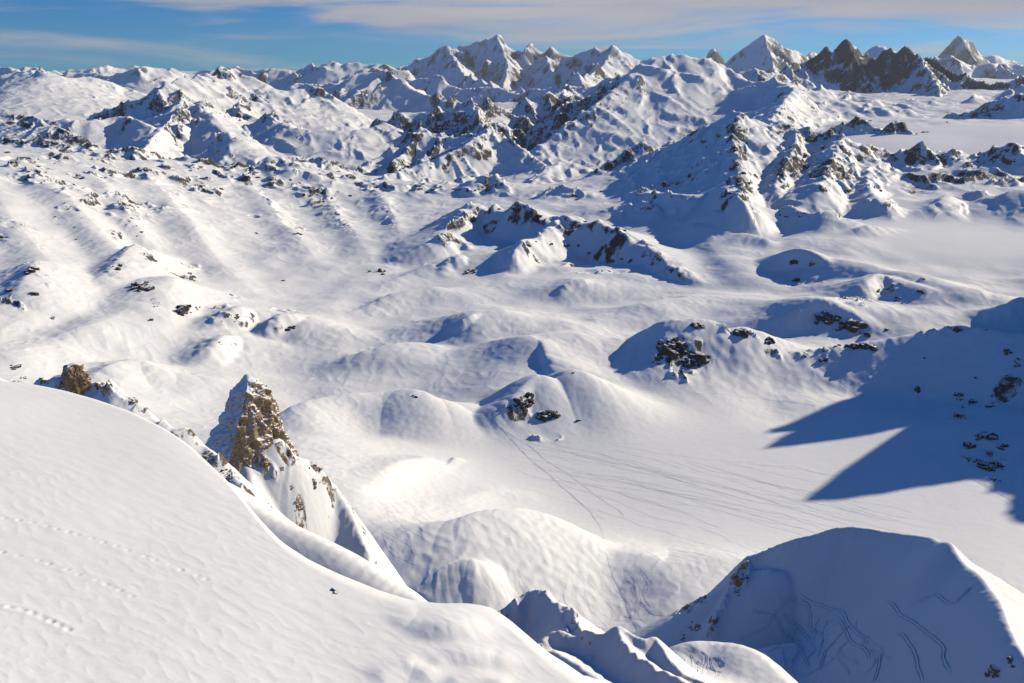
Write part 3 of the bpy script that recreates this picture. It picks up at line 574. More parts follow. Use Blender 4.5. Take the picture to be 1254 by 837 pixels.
def finish_land(s):
    c = s.cell
    # rocky places given one by one
    for a in [(640, 262, 3280, 22, 7, 0.95), (650, 285, 3000, 22, 8, 0.85), (710, 268, 3120, 45, 6, 0.95), (560, 290, 3100, 20, 8, .8), (600, 268, 3300, 14, 8, .8), (690, 300, 2860, 45, 9, 1.1), (735, 315, 2740, 40, 8, 1.15), (745, 290, 2950, 30, 14, 0.85),
              (635, 497, 1450, 20, 12, 1.25), (668, 512, 1400, 22, 8, 1.1), (835, 428, 1740, 36, 20, 1.25), (845, 445, 1680, 28, 10, 1.1), (905, 408, 1820, 36, 6, 1.15), (945, 416, 1780, 12, 6, 1.15),
              (1040, 392, 2180, 32, 13, 1.15), (1045, 405, 2120, 26, 7, 1.1), (975, 318, 2540, 12, 10, 1.15), (1000, 326, 2500, 16, 10, 0.75), (1090, 365, 2300, 16, 9, 0.95), (1130, 359, 2330, 8, 4, 1.15),
              (172, 353, 2620, 20, 9, 1.1), (190, 372, 2500, 10, 16, 1.05), (228, 378, 2450, 22, 9, 1.25), (235, 340, 2700, 14, 14, 0.95), (148, 325, 2800, 12, 14, 1.05), (35, 335, 2650, 22, 16, 1.05), (10, 360, 2500, 12, 14, 1.15),
              (60, 372, 2450, 10, 6, 0.85), (28, 458, 1850, 24, 14, 1.15), (90, 300, 2950, 14, 6, 0.85), (130, 270, 3150, 60, 30, 0.80), (60, 250, 3300, 60, 20, 0.80), (30, 215, 3700, 24, 20, 1.20), (75, 205, 3900, 20, 16, 1.15), (150, 215, 3800, 40, 12, 1.25), (240, 232, 3900, 40, 12, 1.05),
              (160, 262, 3300, 60, 14, 0.85), (313, 287, 3600, 6, 5, 1.25), (365, 288, 3500, 12, 6, 1.15), (345, 222, 4300, 60, 12, 0.85), (290, 390, 2330, 10, 12, 1.15), (350, 402, 2260, 22, 7, 0.75), (275, 425, 2120, 14, 8, 0.85),
              (385, 235, 4100, 22, 24, 1.05), (470, 236, 4300, 30, 16, 0.85), (520, 240, 4300, 30, 18, 0.95), (600, 228, 4250, 24, 10, 1.05), (815, 240, 3850, 40, 12, 1.15), (905, 235, 3500, 20, 16, 1.25), (1115, 355, 2400, 0.1, .1, 0),
              (1180, 205, 4050, 90, 16, 1.25), (1130, 210, 3900, 22, 16, 1.25), (1235, 205, 4000, 26, 16, 1.25), (965, 205, 3900, 26, 20, 1.15), (1010, 205, 3800, 30, 22, 1.05), (905, 190, 4000, 14, 30, 1.05),
              (1180, 490, 1500, 16, 16, 1.25), (1205, 545, 1330, 36, 16, 1.1), (1215, 575, 1250, 24, 9, 1.1), (1240, 440, 1600, 20, 22, 1.1), (1215, 500, 1440, 14, 12, 1.15), (1130, 438, 1650, 5, 4, 1.3), (1190, 462, 1560, 8, 5, 1.3),
              (1015, 440, 1740, 14, 5, 1.05), (1040, 424, 1790, 60, 3, 1.05), (540, 296, 3000, 0.1, .1, 0), (745, 110, 7400, 0.1, .1, 0), (960, 132, 6000, 0.1, .1, 0)]:
        s.rocky(*a)
    rnd = random.Random(4); s.H0 = s.H
    for line, n_, am in (([(0, 180), (48, 174), (90, 184), (128, 193), (163, 190), (205, 203), (250, 205), (300, 212), (350, 205), (400, 208), (440, 222), (480, 222)], 34, 1.25), ([(0, 200), (60, 210), (130, 210), (200, 218), (260, 224), (340, 226), (400, 235)], 16, 1.15),
                         ([(0, 146), (50, 154), (100, 176), (140, 198)], 12, 1.2), ([(903, 150), (906, 180), (902, 210), (912, 240)], 8, 1.2), ([(940, 158), (1000, 168), (1060, 190), (1120, 192), (1190, 196), (1254, 190)], 20, 1.2), ([(960, 190), (1010, 200), (1060, 220)], 8, 1.1)):
        for i in range(n_):
            a = (i + rnd.random()) / n_ * (len(line) - 1.001); j = int(a); f = a - j
            px = line[j][0] * (1 - f) + line[j + 1][0] * f; py = line[j][1] * (1 - f) + line[j + 1][1] * f + rnd.uniform(-3, 7)
            s.rocky(px, py, float(s.lift(px, py, 0)[1]), rnd.uniform(6, 15), rnd.uniform(3, 9), am)
    gx, gy = s.slope(); sl0 = np.hypot(gx, gy); steep = sst(.14, .55, sl0).astype(np.float32)
    r1 = np.clip(s.rock, 0, 1.4)
    patch = sst(-.05, .5, fbm(s.X, s.Y, 700, 4, .55, 21, c) + .5 * fbm(s.X, s.Y, 160, 3, .6, 23, c)) * sst(.3, .65, sl0) * sst(3000, 4600, s.Y)
    r1 = np.maximum(r1, (.92 * patch).astype(np.float32))
    amp = np.clip(s.Y * 0.0032, 3.0, 42)
    for lamf, octv, a_, sd in ((0.035, 7, 1.0, 31),):
        lam = np.clip(s.Y, 1000, 12000)
    # crags: ridged noise in bands of distance so that detail stays in proportion
    out = np.zeros(s.H.shape, np.float32)
    for (d0, d1, d2, d3), lam, A in (((0, 0, 2200, 3200), 42, 7.0), ((2200, 3200, 5600, 7500), 90, 14), ((5600, 7500, 13000, 17000), 260, 46), ((13000, 17000, 60000, 60001), 900, 125)):
        w = (sst(d0, d1 + 1, s.Y) if d1 > 0 else 1) * (1 - sst(d2, d3, s.Y))
        i0, i1 = np.searchsorted(s.D, d0), min(len(s.D), np.searchsorted(s.D, d3) + 1)
        sl_ = slice(i0, i1)
        wx = s.X[sl_] + 0.35 * lam * perlin(s.X[sl_] / lam, s.Y[sl_] / lam, 77); wy = s.Y[sl_] + 0.35 * lam * perlin(s.X[sl_] / lam, s.Y[sl_] / lam, 78)
        n = fbm(wx, wy, lam * 1.5, 8, 0.58, 31, c[sl_] * .8, ridged=True)
        n2 = fbm(wx, wy, lam * 2.4, 5, 0.55, 35, c[sl_])
        val = n * 1.25 + n2 * 0.55
        if d2 < 4000: val = np.where(val < 0, val * .12, val)
        out[sl_] += (w[sl_] if not np.isscalar(w) else w) * A * val * np.maximum(sst(0.03, 0.9, r1[sl_]), steep[sl_] * (.85 - .42 * sst(5500, 7500, s.Y[sl_])) * sst(2700, 4300, s.Y[sl_]))
        # a little unevenness in every snow slope
        n3 = fbm(s.X[sl_] + 500, s.Y[sl_], lam * 2, 6, 0.5, 61, c[sl_]) + .5 * fbm(wx, wy, lam * .8, 4, 0.5, 66, c[sl_], ridged=True)
        out[sl_] += (w[sl_] if not np.isscalar(w) else w) * A * (0.13 + 0.17 * sst(3300, 4600, s.Y[sl_])) * n3 * (1 - s.calm[sl_] * 0.9)
    wind = sst(1150, 1900, s.Y) * (1 - sst(3800, 5200, s.Y)) * (1 - s.calm * .95) * sst(-.15, .4, fbm(s.X, s.Y, 260, 3, .5, 25, c))
    q_ = slice(0, np.searchsorted(s.D, 5200))
    out[q_] += wind[q_] * 0.9 * fbm(s.X[q_] + .25 * s.Y[q_], s.Y[q_] * .55, 48, 5, .56, 27, c[q_], ridged=True)
    T_ = s.t[None, :]
    for x0, x1, d0, d1 in ((1120, 1225, 23500, 30500), (895, 1005, 20000, 26500)):
        ta, tb = te(x0, 60)[0], te(x1, 60)[0]
        w_ = sst(ta - .01, ta + .01, T_) * (1 - sst(tb - .01, tb + .01, T_)) * sst(d0 - 1500, d0, s.Y) * (1 - sst(d1, d1 + 1500, s.Y))
        out = out * (1 - .65 * w_)
    s.H += out
    gx, gy = s.slope(); sl = np.hypot(gx, gy)
    lowf = 0.16 * fbm(s.X, s.Y, 300, 6, 0.6, 91, c)
    # snow clings to ledges inside every rock face: break the rock up at the scale the eye can see
    brk = np.zeros(s.H.shape, np.float32)
    for (d0, d1, d2, d3), lam in (((0, 0, 1500, 2300), 16), ((1500, 2300, 3000, 4200), 28), ((3000, 4200, 6500, 9000), 55), ((6500, 9000, 14000, 19000), 120), ((14000, 19000, 60000, 60001), 300)):
        w = (sst(d0, d1 + 1, s.Y) if d1 > 0 else 1) * (1 - sst(d2, d3, s.Y))
        i0, i1 = np.searchsorted(s.D, d0), min(len(s.D), np.searchsorted(s.D, d3) + 1); q_ = slice(i0, i1)
        brk[q_] += w[q_] * (fbm(s.X[q_], s.Y[q_] * .6, lam, 5, 0.72, 71, c[q_] * .55) * .9 + .5 * fbm(s.X[q_], s.Y[q_], lam * .5, 3, .7, 74, c[q_] * .5, ridged=True))
    base_rk = np.clip((sl - 0.72) * 1.0 + (r1 - 0.56) * 1.1 + lowf * 1.3, -1, .56 + .26 * (s.lab == s.names.index('twin')) + .06 * (s.lab == s.names.index('horn')))
    s.rk = (base_rk + .38 * brk) * sst(0.02, 0.3, r1 + np.clip(sl - .8, 0, 1)) - 0.35 * (1 - sst(0, .1, r1 + np.clip(sl - .8, 0, 1)))
    return s
# ---------------------------------------------------------------- the summit's own slopes, near the viewpoint
def near_slope():
    t = np.linspace(-1.25, 0.42, int(1150 * Q)); D = np.exp(np.linspace(math.log(14), math.log(330), int(900 * Q)))
    crest = [(-260, 470, 160), (-60, 467, 153), (0, 469, 150), (40, 473, 147), (80, 481, 143), (120, 492, 139), (160, 506, 134), (200, 527, 127), (230, 548, 121), (262, 579, 113), (290, 607, 107), (318, 643, 101), (345, 673, 96), (380, 697, 92),
             (418, 716, 89), (470, 738, 86), (505, 749, 84), (540, 753, 83), (575, 752, 82), (600, 756, 81), (622, 771, 79), (645, 792, 77), (668, 814, 75), (690, 829, 74), (730, 860, 74), (760, 960, 74), (800, 1100, 74)]
    ct = np.array([te(a, b)[0] for a, b, _ in crest]); ce = np.array([te(a, b)[1] for a, b, _ in crest]); cd = np.array([c for *_, c in crest], float)
    fine = np.linspace(ct[0], ct[-1], 400)
    def sm(v, n):
        q = np.interp(fine, ct, v); k = np.hanning(n); k /= k.sum(); return np.convolve(np.pad(q, n // 2, mode='edge'), k, mode='same')[n // 2:n // 2 + 400]
    ces, cds = sm(ce, 13), sm(cd, 31)
    PA, PB, PC = 45.0, 0.15, 0.12
    def base(s):
        ec = np.interp(s.t, fine, ces)[None, :]; tq = np.clip(s.t, -1, 0.2)[None, :]
        dc = PA / (-ec - PC - PB * tq); s.dc = dc
        Dm = s.D[:, None]; over = np.maximum(Dm - dc, 0)
        z = -PA - PC * Dm - PB * tq * Dm - over ** 2 / (over + 12) * 1.15
        return z
    s = Sheet(t, D, base); s.foot_z = -600; s.names = ['near']; s.WX = 0; c = s.cell
    s.warp(0.1, 14, 3)
    # a second snow rib beyond the first shoulder, and small wind lips
    s.ridge([(262, 590, 122), (300, 618, 116), (340, 642, 112), (380, 661, 109), (418, 681, 106), (460, 706, 103), (492, 727, 101), (516, 743, 99), (532, 775, 98), (545, 840, 97), (550, 1000, 96)], 46, 30, rho=3, k=4, foot=-140, name='near')
    s.H0 = s.H.copy()
    for q in ([(505, 759, .2), (535, 762, 1.0), (562, 760, 1.2), (590, 763, .4)], [(538, 806, .2), (560, 797, .7), (590, 798, .7), (612, 806, .2)], [(560, 832, .2), (585, 826, .5), (610, 834, .2)], [(470, 820, .2), (500, 808, .6), (520, 820, .2)]):
        s.mound(q, 12, 45, 0, 'near', k=.2, wmin=1.2)
    cell = c
    inside = 1 - sst(0, 14, s.Y - s.dc + 8)
    # wind-packed snow: long low drifts, then small hard ripples (sastrugi) running down to the right
    ca, sa = math.cos(-0.6), math.sin(-0.6)
    U = s.X * ca + s.Y * sa; V = -s.X * sa + s.Y * ca
    s.H += 0.6 * fbm(s.X, s.Y, 55, 3, 0.5, 11, cell) * (0.35 + 0.65 * inside)
    m = sst(-.2, .45, fbm(s.X, s.Y, 30, 3, 0.5, 14, cell) + 0.55 * (1 - sst(60, 110, s.Y)))
    s.H += m * 0.022 * fbm(U / 2.2, V, 1.5, 4, 0.6, 12, cell, ridged=True)
    s.H += 0.022 * fbm(U / 3, V, 1.2, 3, 0.6, 13, cell)
    # two lines of old foot and ski marks
    for pts, sp in (([(0, 634), (40, 640), (95, 655), (140, 668), (190, 686), (235, 703), (270, 716)], 1.4), ([(-20, 672), (40, 684), (80, 697), (130, 716), (175, 736)], 1.5), ([(0, 742), (30, 747), (60, 760), (90, 774)], 0.5)):
        W = [s.hit(*p) for p in pts]
        L = 0
        for a, b in zip(W[:-1], W[1:]):
            n = max(1, int(np.hypot(*(b - a)[:2]) / sp))
            for k in range(n):
                p = a + (b - a) * ((k + .35 * random.Random(k + n).random()) / n); bx = s.box((p[0] - 1, p[1] - 1), (p[0] + 1, p[1] + 1))
                if bx is None: continue
                off = 0.12 * (1 if (L % 2) else -1); L += 1
                d2 = (s.X[bx] - p[0] - off) ** 2 + (s.Y[bx] - p[1]) ** 2
                a_ = 0.5 + 0.9 * random.Random(L).random(); s.H[bx] -= a_ * (0.10 * np.exp(-d2 / 0.09) - 0.05 * np.exp(-d2 / 0.35))
    s.rk = np.full(s.H.shape, -0.6, np.float32)
    return s
def at(s, x, y):
    x = np.asarray(x, float); y = np.asarray(y, float)
    i = np.clip(np.interp(y, s.D, np.arange(len(s.D))), 0, len(s.D) - 1.001); j = np.clip(np.interp(x / y, s.t, np.arange(len(s.t))), 0, len(s.t) - 1.001)
    i0 = i.astype(int); j0 = j.astype(int); a = i - i0; b = j - j0; H = s.H
    return (H[i0, j0] * (1 - b) + H[i0, j0 + 1] * b) * (1 - a) + (H[i0 + 1, j0] * (1 - b) + H[i0 + 1, j0 + 1] * b) * a
def hit(s, px, py, dmin=0, dmax=1e9):
    """the first ground met along the line of sight"""
    t, e = te(px, py); D = s.D
    j = np.clip(np.interp(t, s.t, np.arange(len(s.t))), 0, len(s.t) - 1.001); j0 = int(j); b = j - j0
    h = (s.H[:, j0] * (1 - b) + s.H[:, j0 + 1] * b) / D
    ok = (h >= e) & (D > dmin) & (D < dmax)
    i = int(np.argmax(ok)) if ok.any() else len(D) - 1
    if i > 0 and h[i - 1] < e:
        f = (e - h[i - 1]) / (h[i] - h[i - 1] + 1e-12); d = D[i - 1] + f * (D[i] - D[i - 1])
    else: d = D[i]
    return np.array((t * d, d, e * d))
Sheet.at = at; Sheet.hit = hit
def near_crags():
    t = np.concatenate([np.linspace(-1.1, 0.95, int(1750 * Q)), np.linspace(0.952, 1.4, int(60 * Q))]); D = np.exp(np.linspace(math.log(120), math.log(1150), int(1000 * Q)))
    s = Sheet(t, D, lambda s: np.full(s.X.shape, -700.0)); s.foot_z = -660; s.names = ['deep']; c = s.cell
    s.warp(0.16, 60, 5, rel=0.03)
    r = s.ridge
    # rocky rib that runs down behind the near slope
    rb = dict(rho=1.5, k=3, jag=1.2, jl=14, name='rock_rib', foot=-400)
    r([(-260, 440, 270), (-60, 452, 262), (0, 470, 258), (35, 474, 256), (45, 463, 256), (56, 459, 256), (75, 457, 255), (95, 462, 255), (112, 470, 254), (124, 468, 254), (140, 476, 253), (155, 487, 252), (170, 492, 251), (185, 506, 250), (196, 517, 249), (212, 524, 248), (226, 523, 248), (240, 533, 248), (252, 545, 247), (264, 554, 245), (280, 572, 240), (292, 592, 234), (302, 618, 226), (330, 670, 215)],
      55, 36, rock=.5, rw=12, **rb)
    # saddle and snow ridge carrying the rock tooth
    tr = dict(rho=3, k=8, jag=1.2, jl=20, name='tooth_ridge', foot=-520)
    r([(150, 610, 400), (200, 590, 410), (235, 556, 420), (255, 545, 424), (300, 528, 424), (345, 540, 424), (360, 558, 424), (375, 566, 426), (392, 574, 428), (408, 592, 430), (425, 622, 424), (440, 655, 414), (452, 690, 400), (462, 740, 390), (470, 820, 380), (480, 950, 370)], 62, 37, rock=.3, rw=9, **tr)
    r([(296, 560, 420), (310, 600, 395), (320, 660, 370)], 62, 36, rock=0, rw=8, **tr)
    # small snow-plastered crag at the bottom, centre
    cg = dict(rho=.8, k=2, jag=.8, jl=9, name='low_crag', foot=-420)
    r([(596, 770, 262), (602, 757, 266), (612, 748, 268), (624, 740, 270), (634, 730, 272), (646, 724, 274), (656, 722, 274), (666, 724, 272), (673, 733, 268), (684, 739, 262), (692, 741, 258), (700, 748, 252), (707, 760, 246), (716, 776, 240), (722, 792, 236)], 50, 44, rock=.45, rw=5, **cg)
    r([(684, 739, 262), (686, 752, 254), (690, 765, 248), (698, 778, 242)], 42, 50, rock=.2, rw=4, **cg)
    r([(648, 800, 228), (660, 786, 232), (674, 776, 236), (690, 772, 236), (706, 778, 234), (715, 772, 234), (724, 776, 232), (738, 778, 230), (750, 772, 230), (757, 771, 230), (764, 774, 229)], 48, 42, rock=.3, rw=5, **cg)
    r([(757, 771, 230), (775, 777, 226), (790, 782, 224), (802, 780, 225), (808, 790, 222), (816, 803, 218), (830, 818, 212), (850, 832, 208), (890, 850, 200)], 46, 40, rock=0, rw=5, **cg)
    r([(757, 771, 230), (762, 785, 222), (775, 800, 214), (795, 815, 206), (830, 832, 198), (870, 850, 190)], 40, 46, rock=0, rw=5, **{**cg, 'jag': 1.2, 'jl': 5})
    r([(680, 800, 222), (705, 812, 214), (735, 835, 204), (760, 870, 195)], 36, 36, rock=0, rw=5, **cg)
    r([(690, 845, 175), (712, 833, 176), (716, 829, 177), (722, 834, 176), (740, 850, 172)], 40, 36, rock=0, rw=5, **{**cg, 'rho': .5})
    # snow dome with the shaded bowl, bottom right
    dm = dict(rho=2.5, k=10, jag=.5, jl=30, name='bowl_hill', foot=-560)
    r([(806, 786, 500), (815, 772, 500), (835, 752, 498), (855, 738, 496), (868, 726, 494), (884, 712, 490), (900, 697, 486), (918, 683, 482), (945, 671, 478), (970, 662, 472), (1000, 654, 466), (1020, 648, 462), (1040, 646, 458), (1065, 648, 450), (1090, 651, 440), (1115, 654, 428), (1140, 658, 416), (1150, 663, 408), (1164, 672, 396), (1182, 692, 380), (1200, 706, 364), (1215, 724, 348), (1226, 742, 334), (1236, 768, 318), (1254, 804, 300), (1290, 880, 280)], 50, 42, rock=0, rw=10, **dm)
    r([(800, 782, 498), (834, 757, 492), (855, 760, 470), (850, 790, 445)], 56, 42, rock=.7, rw=14, **{**dm, 'rho': 2, 'jag': 1})
    r([(918, 684, 480), (905, 705, 470), (895, 722, 462), (885, 742, 452), (870, 765, 440)], 34, 56, rock=.85, rw=9, **{**dm, 'rho': 2, 'jag': 1})
    r([(925, 700, 468), (945, 697, 462), (962, 702, 456)], 56, 32, rock=0, rw=9, **{**dm, 'rho': 3, 'k': 4})
    r([(1164, 671, 398), (1190, 690, 400), (1220, 708, 400), (1254, 728, 400), (1300, 750, 400)], 48, 20, rock=0, rw=9, **dm)
    r([(838, 800, 303), (850, 791, 306), (872, 790, 306), (905, 794, 301), (935, 812, 292), (965, 845, 278)], 56, 9, rock=0, rw=9, **{**dm, 'rho': 14, 'k': 10})
    floor = rbf([(820, 800, -330), (880, 815, -318), (960, 800, -306), (1050, 837, -302), (1000, 780, -305), (1100, 800, -282), (1200, 830, -262), (1254, 837, -250), (780, 850, -330), (700, 900, -330), (900, 900, -318), (1200, 950, -262)])
    x0 = 0
    fl = floor(s); m = sst(0.225, 0.25, s.t[None, :] + 0 * s.D[:, None]) * (1 - sst(.44, .52, s.t[None, :] + 0 * s.D[:, None])) * (1 - sst(400, 450, s.Y)) 
    fl = fl * m - 700 * (1 - m)
    up = fl > s.H
    s.H = smax(s.H, fl, 8); s.lab[up & (m > .5)] = s.names.index('bowl_hill')
    for a in [(60, 465, 256, 12, 8, .9), (130, 480, 252, 14, 10, .9), (166, 492, 250, 20, 8, .8), (195, 508, 249, 8, 8, .6), (225, 545, 240, 8, 8, .7), (262, 572, 240, 26, 22, 1.15), (285, 598, 230, 14, 16, 1.0),
              (385, 572, 426, 14, 8, 1.0), (368, 622, 400, 7, 18, .6), (320, 568, 410, 26, 8, .8), (350, 545, 420, 14, 10, .9), 
              (702, 758, 248, 9, 18, 1.1), (612, 748, 268, 8, 7, .9), (664, 727, 272, 6, 5, .8), (725, 795, 225, 8, 8, .6), (905, 716, 468, 14, 22, 1.2), (845, 770, 470, 26, 18, .95), (1225, 825, 290, 0.1, .1, 0)]:
        s.rocky(*a)
    r1 = np.clip(s.rock, 0, 1.4)
    wx = s.X + 3 * perlin(s.X / 9, s.Y / 9, 77); wy = s.Y + 3 * perlin(s.X / 9, s.Y / 9, 78)
    n = fbm(wx, wy, 11, 5, 0.58, 31, c, ridged=True) + fbm(wx, wy, 26, 4, 0.5, 33, c)
    s.H += n * 1.9 * sst(.05, .9, r1)
    s.H += 1.1 * fbm(s.X, s.Y, 40, 5, 0.45, 41, c) * (0.5 + 0.5 * sst(.1, .5, r1))
    s.H += 0.12 * fbm(s.X, s.Y, 5, 4, 0.6, 43, c)
    gx, gy = s.slope(); sl = np.hypot(gx, gy)
    s.rk = (np.clip((sl - 0.85) * 0.6 + (r1 - 0.6) * 0.85 + 0.2 * fbm(s.X, s.Y, 18, 5, 0.6, 92, c), -1, .56) + .5 * fbm(s.X, s.Y * .6, 5, 5, .7, 93, c * .6) * sst(0.15, 0.5, r1) + np.where(r1 < 0.15, -0.4, 0)).astype(np.float32)
    return s
# ---------------------------------------------------------------- rocks
def ico(sub):
    import bmesh
    bm = bmesh.new(); bmesh.ops.create_icosphere(bm, subdivisions=sub, radius=1.0)
    v = np.array([q.co[:] for q in bm.verts]); f = np.array([[q.index for q in p.verts] for p in bm.faces]); bm.free(); return v, f
_ICO = {}
def boulder(rnd, sub, sz, rough=0.12):
    """one angular block: a ball cut by random planes, then roughened"""
    if sub not in _ICO: _ICO[sub] = ico(sub)
    v, f = _ICO[sub]; v = v.copy()
    for _ in range(13):
        n = rnd.randn(3); n /= np.linalg.norm(n); d = rnd.uniform(.5, .85)
        q = v @ n; m = q > d; v[m] -= np.outer(q[m] - d, n)
    o = rnd.rand(3) * 50
    v += v * (perlin3(v[:, 0] * 2.2 + o[0], v[:, 1] * 2.2 + o[1], v[:, 2] * 2.2 + o[2]) * rough * 1.5 + perlin3(v[:, 0] * 6 + o[0], v[:, 1] * 6 + o[1], v[:, 2] * 6 + o[2]) * rough * .7)[:, None]
    a = rnd.rand() * 6.28; R = np.array([[math.cos(a), -math.sin(a), 0], [math.sin(a), math.cos(a), 0], [0, 0, 1]])
    return (v * sz) @ R.T, f
def rock_mat(name, unit, cols, snow=0.62, amt=0.9):
    """bare rock, snow lying wherever a face is flat enough"""
    m = bpy.data.materials.new(name); m.use_nodes = True; nt = m.node_tree; bs = nt.nodes['Principled BSDF']
    g = nt.nodes.new('ShaderNodeNewGeometry'); pos = g.outputs['Position']
    sp = nt.nodes.new('ShaderNodeSeparateXYZ'); nt.links.new(g.outputs['Normal'], sp.inputs[0])
    n1 = noise(nt, pos, 0.6 / unit, 9, 0.62, 0.5); n2 = noise(nt, mapping(nt, pos, (1, 1, 2.4), (0.3, 0.2, 0)), 1.1 / unit, 9, 0.7, 0.8); n3 = noise(nt, pos, 0.25 / unit, 3, 0.5)
    at = nt.nodes.new('ShaderNodeAttribute'); at.attribute_name = 'snow'
    f = mmath(nt, 'ADD', mmath(nt, 'ADD', sp.outputs['Z'], mmath(nt, 'MULTIPLY', mmath(nt, 'SUBTRACT', n1, 0.5), amt)), at.outputs['Fac'])
    mr = nt.nodes.new('ShaderNodeMapRange'); mr.interpolation_type = 'SMOOTHSTEP'; mr.inputs[1].default_value = snow - .07; mr.inputs[2].default_value = snow + .07; nt.links.new(f, mr.inputs[0])
    rc = ramp(nt, n2, list(zip((0.3, 0.5, 0.7), cols[:3]))); rc = mix(nt, mmath(nt, 'MULTIPLY', n3, 0.7), rc, cols[3])
    nt.links.new(mix(nt, mr.outputs[0], rc, SNOW), bs.inputs['Base Color']); bs.inputs['Roughness'].default_value = 0.9; bs.inputs['Specular IOR Level'].default_value = 0.2
    b = bump(nt, mmath(nt, 'MULTIPLY', n2, mmath(nt, 'SUBTRACT', 1.0, mr.outputs[0])), 0.9, unit * .5)
    nt.links.new(b, bs.inputs['Normal']); return m
def outcrop(sheet, px, py, wpx, hpx, n, mat, seed, big=1.0, name='rock_outcrop', blk=None, sub=2, dmin=0, dmax=1e9, spread=.5):
    """a patch of blocks standing out of the snow at this place of the photograph"""
    rnd = np.random.RandomState(seed); V = []; Fc = []; off = 0
    c = sheet.hit(px, py, dmin, dmax); D = c[1]
    Pk = []; sm_ = 0
    for i in range(n):
        for _ in range(8):
            a, b = rnd.randn(2) * spread
            if a * a + b * b < 1.1: break
        p = sheet.hit(px + a * wpx / 2, py + b * hpx / 2, dmin, dmax)
        if abs(p[1] - D) > .25 * D: continue
        s0 = (blk or wpx * .16) * D / 1050 * rnd.uniform(.35, 1.0) ** 1.3 * big * (1.25 if i < 3 else .8)
        sz = np.array((s0 * rnd.uniform(.8, 1.5), s0 * rnd.uniform(.7, 1.2), s0 * rnd.uniform(.6, 1.15)))
        Pk.append(p); sm_ = max(sm_, s0)
        v, f = boulder(rnd, sub, sz); V.append(v + p + (0, 0, -sz[2] * rnd.uniform(.0, .4))); Fc.append(f + off); off += len(v)
    if not V: return None
    if len(Pk) > 1:   # the bedrock they all belong to, just under the snow
        Pk = np.array(Pk); ctr = Pk[:, :2].mean(0); lim = wpx * D / 1050 * 1.2
        ex = np.minimum(np.abs(Pk[:, :2] - ctr).max(0), lim) + .35 * sm_; th = .5 * sm_
        v, f = boulder(rnd, 3, np.ones(3)); v = v / np.abs(v).max(0); xy = ctr + v[:, :2] * ex
        V.append(np.c_[xy, sheet.at(xy[:, 0], xy[:, 1]) + v[:, 2] * th - th * .8]); Fc.append(f + off)
    V = np.vstack(V); Fc = np.vstack(Fc); V[:, 2] += CAMZ
    o0 = np.array((c[0], c[1], c[2] + CAMZ)); V -= o0
    me = mesh_arrays(name, V, np.zeros((0, 4), int), mat, {'snow': np.zeros(len(V))}, smooth=False, tris=Fc)
    o = link(name, me); o.location = o0; return o
